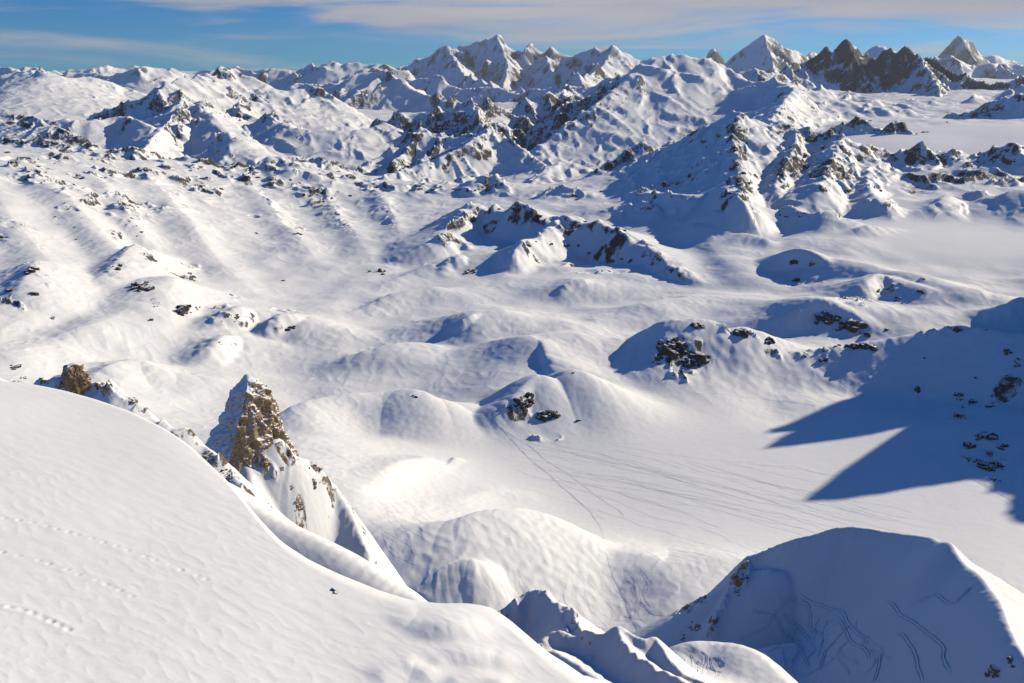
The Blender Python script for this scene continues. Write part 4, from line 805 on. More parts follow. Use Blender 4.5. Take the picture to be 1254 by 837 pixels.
def tooth(px, py, D, prof, foot_px, mat, name, seed, seam, back=0.7, n_t=420, n_h=330, amp=1.0, tilt=0):
    """a rock tower from its outline: prof rows are (py, left px, seam px, right px, depth forward as a share of the width);
    the seam is the edge where its shaded and its sunlit face meet"""
    t0, e0 = te(px, foot_px); k = D / (1033 * .97)
    zz = np.array([te(px, p[0])[1] * D for p in prof]); xl = np.array([te(p[1], p[0])[0] * D for p in prof]); xs = np.array([te(p[2], p[0])[0] * D for p in prof]); xr = np.array([te(p[3], p[0])[0] * D for p in prof]); dp = np.array([p[4] for p in prof])
    order = np.argsort(zz); zz, xl, xs, xr, dp = [q[order] for q in (zz, xl, xs, xr, dp)]
    z = np.linspace(zz[0], zz[-1], n_h); XL, XS, XR, DP = [np.interp(z, zz, q) for q in (xl, xs, xr, dp)]
    # closed cross-section: left, seam (towards the viewer), right, back
    u = np.linspace(0, 4, n_t, endpoint=False); ui = u.astype(int); uf = u - ui
    Wd = XR - XL
    top = 1 - (z - z[0]) / (z[-1] - z[0])
    yl = D + 0 * z + 0.05 * Wd; ys = D - DP * Wd; yr = D + 0.12 * Wd; yb = D + back * Wd; xb = (XL + XR) / 2 + 0.1 * Wd
    cx = np.stack([XL, XS, XR, xb], 1); cy = np.stack([yl, ys, yr, yb], 1)
    X = cx[:, ui] * (1 - uf) + cx[:, (ui + 1) % 4] * uf; Y = cy[:, ui] * (1 - uf) + cy[:, (ui + 1) % 4] * uf; Z = np.repeat(z[:, None], n_t, 1)
    # bulge each side a little
    bl = np.sin(np.pi * uf) ** .7 * .07; X += bl * (X - cx.mean(1)[:, None]); Y += bl * (Y - cy.mean(1)[:, None])
    mx = X - cx.mean(1)[:, None]; my = Y - cy.mean(1)[:, None]; L = np.hypot(mx, my) + 1e-6
    L0 = (zz[-1] - zz[0]) / 4.0; q = (X / L0, Y / L0, Z / L0)
    def f3(s, sc, o): return perlin3(q[0] * sc + o, q[1] * sc + o, q[2] * sc * s + o)
    # leaning slabs: ridged bands, then blocks, then rubble
    sl_ = 1 - np.abs(perlin3((q[0] + .6 * q[2]) * 2.2 + 3, q[1] * 1.6 + seed, (q[2] - .5 * q[0]) * 1.0 + 7)) * 2
    d = 0.13 * f3(1, 1.1, seed) + 0.10 * sl_ + 0.12 * (1 - 2 * np.abs(f3(.45, 3.2, 9 + seed))) + 0.06 * (1 - 2 * np.abs(f3(.7, 6.5, 19 + seed))) + 0.028 * (1 - 2 * np.abs(f3(1, 13, 29))) + .012 * f3(1, 26, 39)
    d = d * L0 * amp * np.clip(np.minimum(L / (0.35 * L0), 1), .15, 1)
    X += mx / L * d; Y += my / L * d; Z += (0.05 * f3(1, 5, 55) + .07 * f3(1, 2.2, 66)) * L0 * (1 - top[:, None]) ** 1.5 * 1.2 + 0.03 * f3(1, 9, 44) * L0
    co = np.stack([X, Y, Z + CAMZ], -1).reshape(-1, 3)
    idx = np.arange(n_h * n_t).reshape(n_h, n_t); nx = np.roll(idx, -1, 1)
    qd = np.stack([idx[:-1], nx[:-1], nx[1:], idx[1:]], -1).reshape(-1, 4)
    tp = len(co); co = np.vstack([co, co[idx[-1]].mean(0) + (0, 0, .02 * L0)])
    tr = np.stack([idx[-1], nx[-1], np.full(n_t, tp)], -1)
    snow_bias = np.zeros((n_h, n_t)); snow_bias[:, ui == 0] = seam[0]; snow_bias[:, ui == 1] = seam[1]; snow_bias += 0.25 * f3(1, 1.5, 88)  # extra snow cover on each front face, varied by noise
    snow_bias += 0.5 * (sst(.55, 1.0, top))[:, None] * (ui[None, :] == 1)
    o0 = np.array((px and te(px, foot_px)[0] * D, D, e0 * D + CAMZ)); co -= o0
    me = mesh_arrays(name, co, qd, mat, {'snow': np.r_[snow_bias.ravel(), .3]}, smooth=False, tris=tr)
    o = link(name, me); o.location = o0; return o
def build_rocks(land, near, crags):
    B1 = ((0.07, 0.052, 0.036), (0.24, 0.17, 0.10), (0.44, 0.30, 0.16), (0.30, 0.23, 0.165))
    G1 = ((0.02, 0.019, 0.021), (0.062, 0.057, 0.056), (0.14, 0.12, 0.105), (0.052, 0.047, 0.046))
    mt = rock_mat('golden_brown_rock', 3.4, B1, snow=.56, amt=.75); mb = rock_mat('brown_rock', 1.6, B1, snow=.80)
    md = rock_mat('dark_rock', 9, G1, snow=.88, amt=.8); mn = rock_mat('dark_near_rock', 1.5, G1, snow=.85)
    prof = [(459, 300, 301.5, 303, .2), (464, 298, 304, 307, .35), (470, 293, 306, 313, .4), (477, 288, 306, 318, .42), (486, 285, 305, 322, .45), (496, 281, 303, 327, .48), (506, 278, 302, 331, .5), (518, 275, 300, 335, .5), (530, 268, 298, 340, .5), (542, 260, 296, 345, .5), (556, 254, 293, 350, .5), (575, 245, 291, 357, .5), (600, 234, 288, 367, .5)]
    o = tooth(300, 462, 424, prof, 575, mt, 'rock_pinnacle', 3, (.68, .06), amp=.95)
    tag(o, 'tall pointed brown rock tower with one blue shaded side, rising from the snow ridge', 'rock pinnacle')
    prof = [(446, 85, 88, 91, .2), (449, 82, 87, 94, .35), (455, 80, 86, 98, .4), (461, 81, 86, 102, .45), (468, 84, 89, 105, .45), (475, 88, 92, 107, .45), (483, 91, 95, 108, .45), (492, 94, 98, 112, .5), (502, 96, 100, 116, .5)]
    o = tooth(96, 446, 252, prof, 490, mb, 'rock_tower', 12, (.1, -.25), n_t=260, n_h=220, amp=1.5)
    tag(o, 'small golden brown rock tower standing behind the near snow slope', 'rock tower')
    NEAR = [  # sheet, px, py, w, h, n, label
        (131, 478, 14, 16, 26, 'brown rock knob just right of the small golden tower'),
        (52, 466, 14, 7, 14, 'dark rock point left of the small golden tower'),
        (75, 470, 16, 14, 12, 'scattered brown stones on snow at the foot of the small golden tower'),
        (166, 490, 22, 9, 24, 'low band of brown rocks on the rib crest'),
        (184, 500, 10, 8, 12, 'little dark rock at the right end of the low rock band'),
        (197, 512, 9, 9, 8, 'dark rock flake on the rib where it dips behind the slope'),
        (226, 546, 10, 10, 10, 'small brown rock on the snow left of the broken rock rib'),
        (258, 562, 26, 22, 60, 'upper broken brown rock rib left of the pinnacle foot'),
        (280, 585, 24, 26, 60, 'lower broken brown rock rib dipping behind the near slope'),
        (296, 608, 10, 10, 14, 'last brown rocks at the bottom of the broken rib'),
        (387, 571, 18, 8, 22, 'brown rock ledge on the ridge right of the pinnacle'),
        (365, 563, 7, 5, 6, 'single rounded brown rock between the pinnacle and the ledge'),
        (398, 577, 4, 3, 3, 'tiny rock at the right tip of the brown ledge'),
        (322, 568, 22, 9, 26, 'brown rocks in the snow directly under the pinnacle'),
        (345, 574, 9, 6, 9, 'small rock patch below the right foot of the pinnacle'),
        (357, 598, 7, 14, 16, 'upper dark rocks of the streak running down the white slope'),
        (367, 620, 13, 16, 24, 'middle dark rocks of the streak running down the white slope'),
        (372, 636, 6, 8, 10, 'lowest dark rocks of the streak running down the white slope'),
        (332, 620, 12, 20, 11, 'faint line of pebbly rocks left of the dark streak'),
        (347, 635, 6, 6, 7, 'small rock pair below the faint pebbly line'),
        (385, 590, 16, 12, 9, 'few small stones under the brown ledge')]
    for i, (px, py, w, h, n, lb) in enumerate(NEAR):
        o = outcrop(crags, px, py, w, h, n, mb, 100 + i, blk=max(1.2, min(w * .22, 3.4)))
        if o: tag(o, lb, 'rock outcrop', 'brown rocks on the near ridges')
    LOW = [(697, 745, 6, 8, 12, 'brown rock at the top right of the low crag'), (702, 762, 8, 14, 26, 'brown rocks on the sunlit right edge of the low crag'), (668, 728, 4, 4, 6, 'little rock beside the snowy tip of the low crag'),
           (629, 735, 3, 7, 8, 'dark rock flakes on the left edge of the low crag'), (620, 753, 4, 6, 8, 'lowest dark rock on the left edge of the low crag'), (713, 781, 4, 6, 7, 'dark rock in the notch between the low crag and the snow ridge'),
           (722, 788, 5, 8, 9, 'small dark rocks on the shaded snow left of the ridge'), (663, 790, 4, 6, 6, 'dark rock where the near slope meets the shaded crag')]
    for i, (px, py, w, h, n, lb) in enumerate(LOW):
        o = outcrop(crags, px, py, w, h, n, mb, 200 + i, blk=1.5)
        if o: tag(o, lb, 'rock outcrop', 'rocks of the low crag')
    BOWL = [(912, 708, 10, 14, 30, 'dark rocks high on the left rib of the snow dome'), (902, 724, 12, 16, 34, 'dark rocks low on the left rib of the snow dome'), (943, 672, 5, 3, 5, 'small rock on the rim above the dark rib'),
            (860, 737, 12, 5, 10, 'small dark rocks on the snowy arm left of the dome'), (850, 768, 22, 14, 26, 'rocks at the left foot of the snow dome'), (838, 782, 10, 8, 12, 'lowest rocks at the left foot of the snow dome'),
            (1218, 824, 20, 12, 16, 'black rock block at the bottom right edge'), (1240, 812, 12, 12, 7, 'black rock corner beside the big block at the edge')]
    for i, (px, py, w, h, n, lb) in enumerate(BOWL):
        o = outcrop(crags, px, py, w, h, n, mn, 300 + i, blk=(5.5 if i > 5 else 2.2))
        if o: tag(o, lb, 'rock outcrop', 'dark rocks of the snow dome')
    g = Sheet.hit(near, 412, 722)
    o = outcrop(near, 411, 725, 2, 5, 3, mb, 401, blk=6, dmin=20)
    if o: tag(o, 'single brown rock poking out of the near slope edge', 'rock')
    MID = [
        (172, 352, 26, 13, 46, 'dark outcrop on the left slope, broadest of its cluster'), (189, 372, 8, 18, 20, 'narrow outcrop running down below the broad left one'), (184, 393, 8, 6, 8, 'lowest rock under the narrow outcrop'),
        (224, 380, 24, 14, 36, 'dark outcrop right of the narrow one'), (242, 378, 9, 9, 12, 'small rock beside the outcrop on the left slope'), (233, 338, 14, 16, 20, 'stacked ledges above the left outcrops'),
        (144, 328, 12, 16, 18, 'dark rocks on the shoulder above the broad outcrop'), (36, 332, 22, 10, 24, 'rock cluster on the far left slope'), (12, 356, 14, 12, 14, 'rocks at the left picture edge'), (46, 360, 14, 5, 9, 'small row of stones below the left cluster'),
        (93, 405, 5, 4, 3, 'lone stone on the smooth left slope'), (92, 294, 3, 3, 2, 'lone dark boulder high on the left slope'), (62, 390, 9, 5, 7, 'few stones low on the left slope'), (18, 450, 16, 10, 20, 'dark rocks above the near slope at the left edge'), (30, 462, 12, 6, 12, 'second dark rocks above the near slope'),
        (313, 286, 6, 4, 4, 'lone boulder on the open slope'), (365, 286, 12, 6, 10, 'small dark outcrop on the middle slope'), (346, 344, 6, 3, 3, 'small stones beside the snow gully'),
        (290, 388, 10, 12, 22, 'dark cliff of the left hummock shadow'), (268, 420, 8, 10, 10, 'dark rock in the lower left hummock shadow'), (357, 402, 14, 6, 10, 'rocks on the crest of the third hummock'), (453, 332, 6, 3, 4, 'stone on the pale slope left of the cliffs'),
        (470, 333, 14, 8, 9, 'small shaded outcrop left of the cliff shadow'), (576, 332, 20, 8, 12, 'rocks along the crest of the small ridge in front of the cliffs'),
        (640, 492, 28, 16, 70, 'dark outcrop on the left hummock of the pair, left part'), (670, 508, 30, 12, 70, 'dark outcrop on the left hummock of the pair, lowest part'), (624, 500, 8, 8, 14, 'dark rocks at the shadow edge of the hummock pair'),
        (703, 457, 5, 3, 4, 'small dark rock on the tip of the right hummock of the pair'), (508, 486, 12, 6, 9, 'tiny rocks on the top of the snow dome in the valley'), (709, 515, 8, 4, 7, 'stones at the right foot of the hummock pair'),
        (824, 426, 40, 24, 80, 'dark crag on the left face of the rocky hill'), (850, 440, 36, 16, 70, 'dark crag low on the face of the rocky hill'), (805, 440, 14, 14, 18, 'dark rocks at the left foot of the rocky hill'), (850, 398, 30, 6, 18, 'rocks along the top of the rocky hill'),
        (905, 408, 26, 5, 18, 'dark ledge on the right shoulder of the rocky hill'), (940, 418, 18, 8, 14, 'last rocks on the right shoulder of the rocky hill'), (868, 436, 10, 5, 10, 'dark knob at the right end of the low crag'),
        (1012, 390, 32, 12, 50, 'upper band of black rocks in the right hummock shadow'), (1042, 400, 42, 14, 80, 'lower band of black rocks in the right hummock shadow'), (1060, 410, 16, 5, 14, 'black rocks at the lower end of the hummock band'), (1085, 404, 8, 4, 5, 'small black rock right of the band'),
        (972, 320, 12, 12, 18, 'dark rocks in the crescent shadow, left end'), (995, 324, 12, 10, 12, 'dark rocks in the crescent shadow, middle'), (1098, 366, 12, 10, 14, 'dark rocks on the shaded end of the second hummock'), (1129, 358, 12, 4, 9, 'flat dark rock on the sunny side of the second hummock'), (1076, 357, 5, 4, 4, 'little rock inside the second hummock shadow'),
        (1132, 438, 6, 3, 3, 'lone boulder on the shaded hillside'), (1195, 462, 6, 5, 4, 'dark boulder above the rock bands of the shaded hillside'), (1175, 485, 12, 14, 22, 'upper left rock band on the shaded hillside'), (1190, 494, 12, 10, 16, 'rock band beside the upper left one on the hillside'), (1212, 498, 14, 8, 12, 'rocks right of the upper band on the hillside'),
        (1205, 535, 34, 12, 40, 'long upper rock band of the lower hillside group'), (1190, 548, 24, 10, 18, 'middle rocks of the lower hillside group'), (1212, 572, 36, 14, 60, 'lowest and biggest black rocks on the shaded hillside'), (1228, 548, 14, 6, 9, 'rocks at the right of the lower hillside group'),
        (1232, 432, 14, 10, 20, 'black crag near the top of the shaded hillside'), (1246, 446, 10, 18, 22, 'black crag at the right edge of the shaded hillside'), (1208, 404, 5, 3, 3, 'small rock on the crest line of the shaded hillside'), (1172, 404, 16, 4, 12, 'dark rocks on the highest point of the hillside crest'), (1010, 441, 14, 5, 10, 'rocks in the small shadow at the left end of the hillside crest'), (1050, 424, 70, 3, 26, 'thin line of rocks along the hillside crest'),
        (985, 436, 10, 3, 6, 'stones where the hillside crest meets the glacier')]
    for i, (px, py, w, h, n, lb) in enumerate(MID):
        o = outcrop(land, px, py, w, h, max(2, int(n * .6)), md, 500 + i, blk=max(2.2, min(w * .30, 8.0)), sub=3 if w > 14 else 2, spread=.4)
        if o: tag(o, lb, 'rock outcrop', 'rocks standing out of the valley snow')
    SC = [  # scattered small outcrops: line of places, spread, how many, block size, label, group
        ([(0, 173), (40, 170), (66, 172), (100, 180), (130, 186), (165, 183), (200, 194), (250, 197), (290, 203)], 6, 30, 2.3, 'small dark rock outcrop on the long rocky crest across the left'),
        ([(10, 192), (60, 205), (75, 215), (100, 200), (150, 210), (190, 215), (240, 222), (270, 225)], 14, 46, 2.2, 'small dark rocks scattered just below the long rocky crest'),
        ([(290, 208), (320, 212), (350, 220), (380, 228), (400, 210), (420, 216)], 12, 22, 2.0, 'small rocks on the right half of the long rocky crest'),
        ([(10, 142), (50, 150), (80, 160), (110, 178)], 5, 16, 1.8, 'little rocks on the snowy hill behind the rocky crest'),
        ([(60, 250), (100, 262), (140, 270), (180, 268), (60, 275), (130, 290), (200, 250)], 16, 36, 1.3, 'tiny stones sprinkled over the open slope under the rocky crest'),
        ([(385, 240), (420, 246), (450, 226), (480, 232), (520, 238), (550, 226), (590, 214)], 9, 26, 2.0, 'small rocks on the ribs below the pointed snow hill'),
        ([(590, 252), (630, 256), (680, 268), (730, 274), (760, 284)], 4, 22, 2.6, 'dark rock block along the top edge of the cliff ridge'),
        ([(640, 298), (680, 296), (720, 308), (750, 318), (780, 322)], 6, 26, 2.8, 'dark rock block in the shaded face of the cliff ridge'),
        ([(780, 234), (820, 240), (850, 232), (700, 240), (720, 250)], 7, 22, 2.0, 'small rocks on the snow benches above the cliff ridge'),
        ([(903, 142), (905, 170), (900, 195), (910, 220), (895, 235)], 6, 26, 2.4, 'dark rocks down the spine of the shaded mountain'),
        ([(950, 160), (985, 165), (1020, 168), (970, 195), (1010, 200), (960, 215), (1035, 215)], 10, 34, 2.4, 'dark rocks on the buttresses right of the shaded mountain'),
        ([(1110, 186), (1140, 190), (1180, 196), (1220, 190), (1250, 186)], 8, 30, 2.6, 'dark rocks under the edge of the snow plateau'),
        ([(1070, 240), (1085, 250), (960, 262), (1000, 265), (1040, 235), (1110, 225)], 8, 18, 2.0, 'small rocks among the snow knobs on the right'),
        ([(1100, 160), (1050, 152), (1130, 165), (1180, 140), (1220, 130), (1245, 124)], 5, 22, 2.4, 'dark rocks on the little peaks behind the snow plateau')]
    k = 0
    for line, sp, cnt, blk, lb in SC:
        rnd = np.random.RandomState(900 + k)
        for i in range(int(cnt * .52)):
            a = rnd.uniform(0, len(line) - 1.001); j = int(a); f = a - j
            px = line[j][0] * (1 - f) + line[j + 1][0] * f + rnd.randn() * sp * .8; py = line[j][1] * (1 - f) + line[j + 1][1] * f + rnd.randn() * sp * .5 + 1
            w = rnd.uniform(3, 11)
            o = outcrop(land, px, py, w, w * .45, int(rnd.randint(3, 7)), md, 7000 + k, blk=blk * rnd.uniform(.7, 1.5), sub=1, spread=.22)
            if o: tag(o, lb, 'rock outcrop', lb)
            k += 1
def build_tracks(land, near, crags):
    m = bpy.data.materials.new('packed_snow'); m.use_nodes = True; nt = m.node_tree; bs = nt.nodes['Principled BSDF']
    g = nt.nodes.new('ShaderNodeNewGeometry').outputs['Position']
    nt.links.new(ramp(nt, noise(nt, g, 0.6, 5, .6), [(0.3, (0.77, 0.78, 0.81)), (0.7, (0.82, 0.82, 0.835))]), bs.inputs['Base Color']); bs.inputs['Roughness'].default_value = .7
    prof = [(-1, -.5), (-.72, 1.0), (-.42, .35), (0, -.05), (.42, .35), (.72, 1.0), (1, -.5)]
    def track(sheet, pts, w, h, seed=0, wig=0, dmin=0, dmax=1e9, parts=1):
        """a ski track: two low banks of pushed-up snow on either side of the groove"""
        rnd = np.random.RandomState(seed); W = spline(np.array([np.r_[p, 0] for p in pts], float), 8)[:, :2]
        d = np.r_[0, np.cumsum(np.hypot(*np.diff(W, axis=0).T))]; n = max(6, int(d[-1] / 1.6)); q = np.linspace(0, d[-1], n)
        px, py = np.interp(q, d, W[:, 0]), np.interp(q, d, W[:, 1]); o = rnd.rand() * 50
        if wig:
            px = px + wig * perlin(q / 26 + o, q * 0 + .5) + wig * .5 * perlin(q / 11 + o, q * 0 + 7.5); py = py + wig * .6 * perlin(q / 22 + o + 9, q * 0 + .5)
        C3 = np.array([sheet.hit(a, b, dmin, dmax) for a, b in zip(px, py)])
        ok = np.abs(np.diff(C3[:, 1], prepend=C3[0, 1])) < .02 * C3[:, 1]
        C3 = C3[ok]
        if len(C3) < 5: return None
        for _ in range(3): C3[1:-1, :2] = .25 * C3[:-2, :2] + .5 * C3[1:-1, :2] + .25 * C3[2:, :2]
        T = np.gradient(C3[:, :2], axis=0); T /= np.linalg.norm(T, axis=1)[:, None] + 1e-9; Nn = np.c_[-T[:, 1], T[:, 0]]
        u = np.linspace(0, 1, len(C3)); tp = np.minimum(np.minimum(u, 1 - u) * 10, 1) * (0.75 + .25 * perlin(u * 30 + o, u * 0 + 3.5))
        V = []
        for a, b in prof:
            xy = C3[:, :2] + Nn * (a * w); z = sheet.at(xy[:, 0], xy[:, 1]) + b * h * tp - .06 * h
            V.append(np.c_[xy, z + CAMZ])
        return np.stack(V, 1)
    def make(strips, name):
        co = []; qd = []; off = 0
        for V in strips:
            n, k = V.shape[:2]; i = np.arange(n * k).reshape(n, k) + off
            qd.append(np.stack([i[:-1, :-1], i[1:, :-1], i[1:, 1:], i[:-1, 1:]], -1).reshape(-1, 4)); co.append(V.reshape(-1, 3)); off += n * k
        co = np.vstack(co); o0 = co.mean(0); me = mesh_arrays(name, co - o0, np.vstack(qd)[:, ::-1], m); o = link(name, me); o.location = o0; return o
    B = [([(978, 723), (990, 736), (1008, 746), (1028, 751), (1035, 761), (1052, 776), (1068, 788)], 'deep ski track from the arched start down to the middle of the shaded bowl'),
         ([(978, 723), (971, 734), (958, 741), (951, 751), (938, 765), (918, 778), (894, 785)], 'ski track curving left out of the shaded bowl towards the sunlit patch'),
         ([(970, 736), (986, 740), (990, 755), (995, 771), (1011, 778)], 'short hooked ski track under the arched start in the bowl'),
         ([(1073, 738), (1087, 738), (1099, 750), (1115, 761), (1135, 778), (1154, 791), (1157, 812), (1160, 832)], 'long deep ski track down the right half of the shaded bowl'),
         ([(1092, 778), (1107, 780), (1119, 798), (1125, 818), (1129, 836)], 'ski track low in the bowl, just left of the long deep one'),
         ([(1022, 755), (1032, 771), (1042, 785), (1062, 798), (1065, 812)], 'stepped ski track in the centre of the shaded bowl'),
         ([(1075, 801), (1073, 818), (1067, 836)], 'short straight ski track at the bottom centre of the bowl'),
         ([(956, 748), (966, 761), (981, 771), (995, 788)], 'short ski track at the left of the shaded bowl'),
         ([(1109, 743), (1142, 728), (1166, 740), (1189, 721), (1201, 719)], 'faint zigzag track high on the right of the bowl'),
         ([(912, 748), (930, 750), (945, 758), (960, 775), (985, 800), (990, 822)], 'wavy ski track along the left edge of the bowl'),
         ([(1040, 762), (1020, 790), (1005, 806), (1000, 826)], 'ski track turning left at the bottom of the bowl')]
    for i, (p, lb) in enumerate(B):
        V = track(crags, p, .85, .8, 40 + i, 4)
        if V is not None: tag(make([V], 'ski_track'), lb, 'ski track', 'ski tracks in the shaded bowl')
    S = []
    for i in range(16):
        rnd = np.random.RandomState(300 + i); x = rnd.uniform(930, 1080); y = rnd.uniform(745, 800)
        V = track(crags, [(x, y), (x + rnd.uniform(-20, 25), y + 18), (x + rnd.uniform(-30, 35), y + 36)], .5, .4, i, 9)
        if V is not None: S.append(V)
    for i in range(12):
        rnd = np.random.RandomState(340 + i); x = rnd.uniform(835, 925); y = rnd.uniform(794, 806)
        V = track(crags, [(x, y), (x + rnd.uniform(-14, 14), y + 12), (x + rnd.uniform(-24, 24), y + 28)], .4, .2, i, 7)
        if V is not None: S.append(V)
    if S: tag(make(S, 'ski_marks'), 'tangle of many faint ski marks in the shaded bowl and on the sunlit patch', 'ski marks', kind='stuff')
    G = [([(598, 508), (640, 555), (680, 588), (710, 615), (728, 635), (739, 655), (741, 668)], 1.5, .6, 'broad beaten track crossing the glacier down to the saddle'),
         ([(610, 520), (665, 560), (720, 600), (752, 622), (765, 640), (752, 672)], .9, .4, 'curved track looping right beside the broad beaten one'),
         ([(741, 668), (748, 700), (760, 725), (775, 760), (792, 790)], 1.1, .5, 'track from the saddle down the hollow between the mounds'),
         ([(745, 640), (720, 625), (690, 640), (672, 650)], .8, .3, 'thin track leaving the broad one towards the rounded hummock'),
         ([(834, 480), (880, 483), (930, 488), (975, 494), (1010, 500)], 1.2, .45, 'thin double track crossing the upper glacier'),
         ([(990, 440), (1020, 462), (1045, 482), (1060, 492)], 1.2, .4, 'track slanting down between the jagged shadows'),
         ([(1110, 520), (1132, 552), (1170, 578), (1210, 598), (1254, 622)], 1.2, .5, 'long track running down through the big shadow to the right edge'),
         ([(575, 600), (566, 620), (548, 640), (542, 652)], .8, .3, 'thin curved track left of the rounded hummock'),
         ([(748, 438), (790, 420), (812, 402), (838, 390)], 1.3, .4, 'faint track climbing left of the rocky hill'),
         ([(690, 668), (676, 690), (658, 700), (640, 702)], .7, .3, 'short curved track on the front of the rounded hummock')]
    for i, (p, w, h, lb) in enumerate(G):
        V = track(land, p, w, h * .7, 80 + i, 2)
        if V is not None: tag(make([V], 'ski_track'), lb, 'ski track', 'ski tracks on the glacier')
    S = []
    for i in range(44):
        rnd = np.random.RandomState(500 + i); a = rnd.rand(); x0 = 600 + 330 * rnd.rand() ** 1.2; y0 = 530 + rnd.rand() * 60 + (x0 - 600) * .10
        ln = rnd.uniform(90, 380); sl = rnd.uniform(.13, .34)
        x1 = min(x0 + ln, 1262); ys = lambda x: y0 + (x - x0) * sl
        pts = [(x, ys(x) + rnd.randn() * 1.5) for x in np.linspace(x0, x1, 6)]
        if max(p[1] for p in pts) > 700: continue
        V = track(land, pts, .7, .17, i, 2.0)
        if V is not None: S.append(V)
    for i in range(30):
        rnd = np.random.RandomState(560 + i); x = rnd.uniform(690, 800); y = rnd.uniform(690, 735)
        V = track(land, [(x, y), (x + rnd.uniform(-8, 12), y + 18), (x + rnd.uniform(-18, 22), y + 36), (x + rnd.uniform(-20, 30), min(y + 54, 790))], .55, .17, i, 8)
        if V is not None: S.append(V)
    for i in range(16):
        rnd = np.random.RandomState(600 + i); x = rnd.uniform(585, 640); y = rnd.uniform(694, 710)
        V = track(land, [(x, y), (x + rnd.uniform(2, 12), y + 18), (x + rnd.uniform(6, 26), y + 40)], .55, .17, i, 5)
        if V is not None: S.append(V)
    for i in range(14):
        rnd = np.random.RandomState(640 + i); x = rnd.uniform(435, 500); y = rnd.uniform(600, 650)
        V = track(land, [(x, y), (x + rnd.uniform(4, 20), y + 25), (x + rnd.uniform(20, 50), y + 45)], .6, .15, i, 6)
        if V is not None: S.append(V)
    tag(make(S, 'ski_marks'), 'countless thin ski marks over the glacier and the mounds below it', 'ski marks', kind='stuff')
L = {
 'valley': ('snow_valley', 'broad smooth white valley floor and glacier at the middle of the view', 'valley'),
 'horizon': ('mountain_range', 'farthest pale snow range along the left horizon', 'mountain range'),
 'gullied': ('mountain', 'snow mountain with many fine parallel gullies below the left end of the central massif', 'mountain'),
 'massif': ('mountain_massif', 'great jagged rock and snow massif rising on the horizon, centre', 'mountain'),
 'pyramid': ('mountain', 'snow peak with a broad white face just right of the central massif', 'mountain'),
 'needle': ('mountain', 'tiny distant pointed peak left of the great white pyramid', 'mountain'),
 'white_pyramid': ('mountain', 'great steep white pyramid peak alone on the horizon', 'mountain'),
 'horn': ('mountain', 'dark horn shaped peak with a hooked summit at the right of the horizon', 'mountain'),
 'horn_back': ('mountain', 'pale rounded snow summits showing behind the horn shaped peak', 'mountain'),
 'horn_shoulder': ('mountain', 'ribbed grey rock shoulder in front of the horn shaped peak', 'mountain'),
 'twin': ('mountain', 'dark brown rocky twin peaks with little snow near the right horizon', 'mountain'),
 'white_mountain': ('mountain', 'big white mountain with a smooth sunlit flank, right of centre', 'mountain'),
 'dark_crags': ('mountain', 'dark shaded craggy ridges left of the big white mountain', 'mountain'),
 'knob_mountain': ('mountain', 'broad gentle snow mountain at the far left below the horizon', 'mountain'),
 'left_mountain': ('mountain', 'white mountain with a rocky top spur at the left under the horizon', 'mountain'),
 'rocky_crest': ('mountain_ridge', 'long snow crest dotted with dark rocks across the left', 'ridge'),
 'pointed_hill': ('mountain', 'pointed snow hill with a shaded left side in the middle distance', 'mountain'),
 'shaded_mountain': ('mountain', 'mountain with a wide blue shaded flank and rocky spine, right of centre', 'mountain'),
 'plateau_ridge': ('mountain_ridge', 'dark rocky ridge behind the smooth snow plateau at the right', 'ridge'),
 'cliff_ridge': ('mountain_ridge', 'ridge with black cliffs and a long blue shadow in the middle', 'ridge'),
 'rocky_hill': ('hill', 'rounded snow hill with a dark crag on its left face above the glacier', 'hill'),
 'twin_hummock': ('hill', 'pair of joined snow hummocks with rocks at the left edge of the glacier', 'hill'),
 'right_hillside': ('hillside', 'hillside in deep blue shadow at the right edge of the glacier', 'hillside'),
 'shading_peak': ('mountain', 'jagged peak right of the view whose shadow falls on the glacier', 'mountain'),
 'front_hummock': ('hill', 'large rounded snow hummock in front of the glacier', 'hill'),
 'front_mound': ('hill', 'small pointed snow mound before the large rounded hummock', 'hill'),
 'saddle': ('hill', 'low snow saddle with ski tracks between the hummock and the dome', 'hill'),
}
META = {k: dict(name=v[0], label=v[1], cat=v[2], kind='structure') for k, v in L.items()}
META['near'] = dict(name='snow_slope', label='bright smooth snow slope in front with faint footprints', cat='snow slope', kind='structure')
META['rock_rib'] = dict(name='rocky_rib', label='snowy rib with brown rocks running down behind the near slope', cat='ridge', kind='structure')
META['tooth_ridge'] = dict(name='snow_ridge', label='steep white snow ridge carrying the tall rock pinnacle', cat='ridge', kind='structure')
META['low_crag'] = dict(name='snowy_crag', label='small jagged snow plastered crag at the bottom centre', cat='crag', kind='structure')
META['bowl_hill'] = dict(name='snow_dome', label='large snow dome with a shaded bowl full of ski tracks, bottom right', cat='hill', kind='structure')
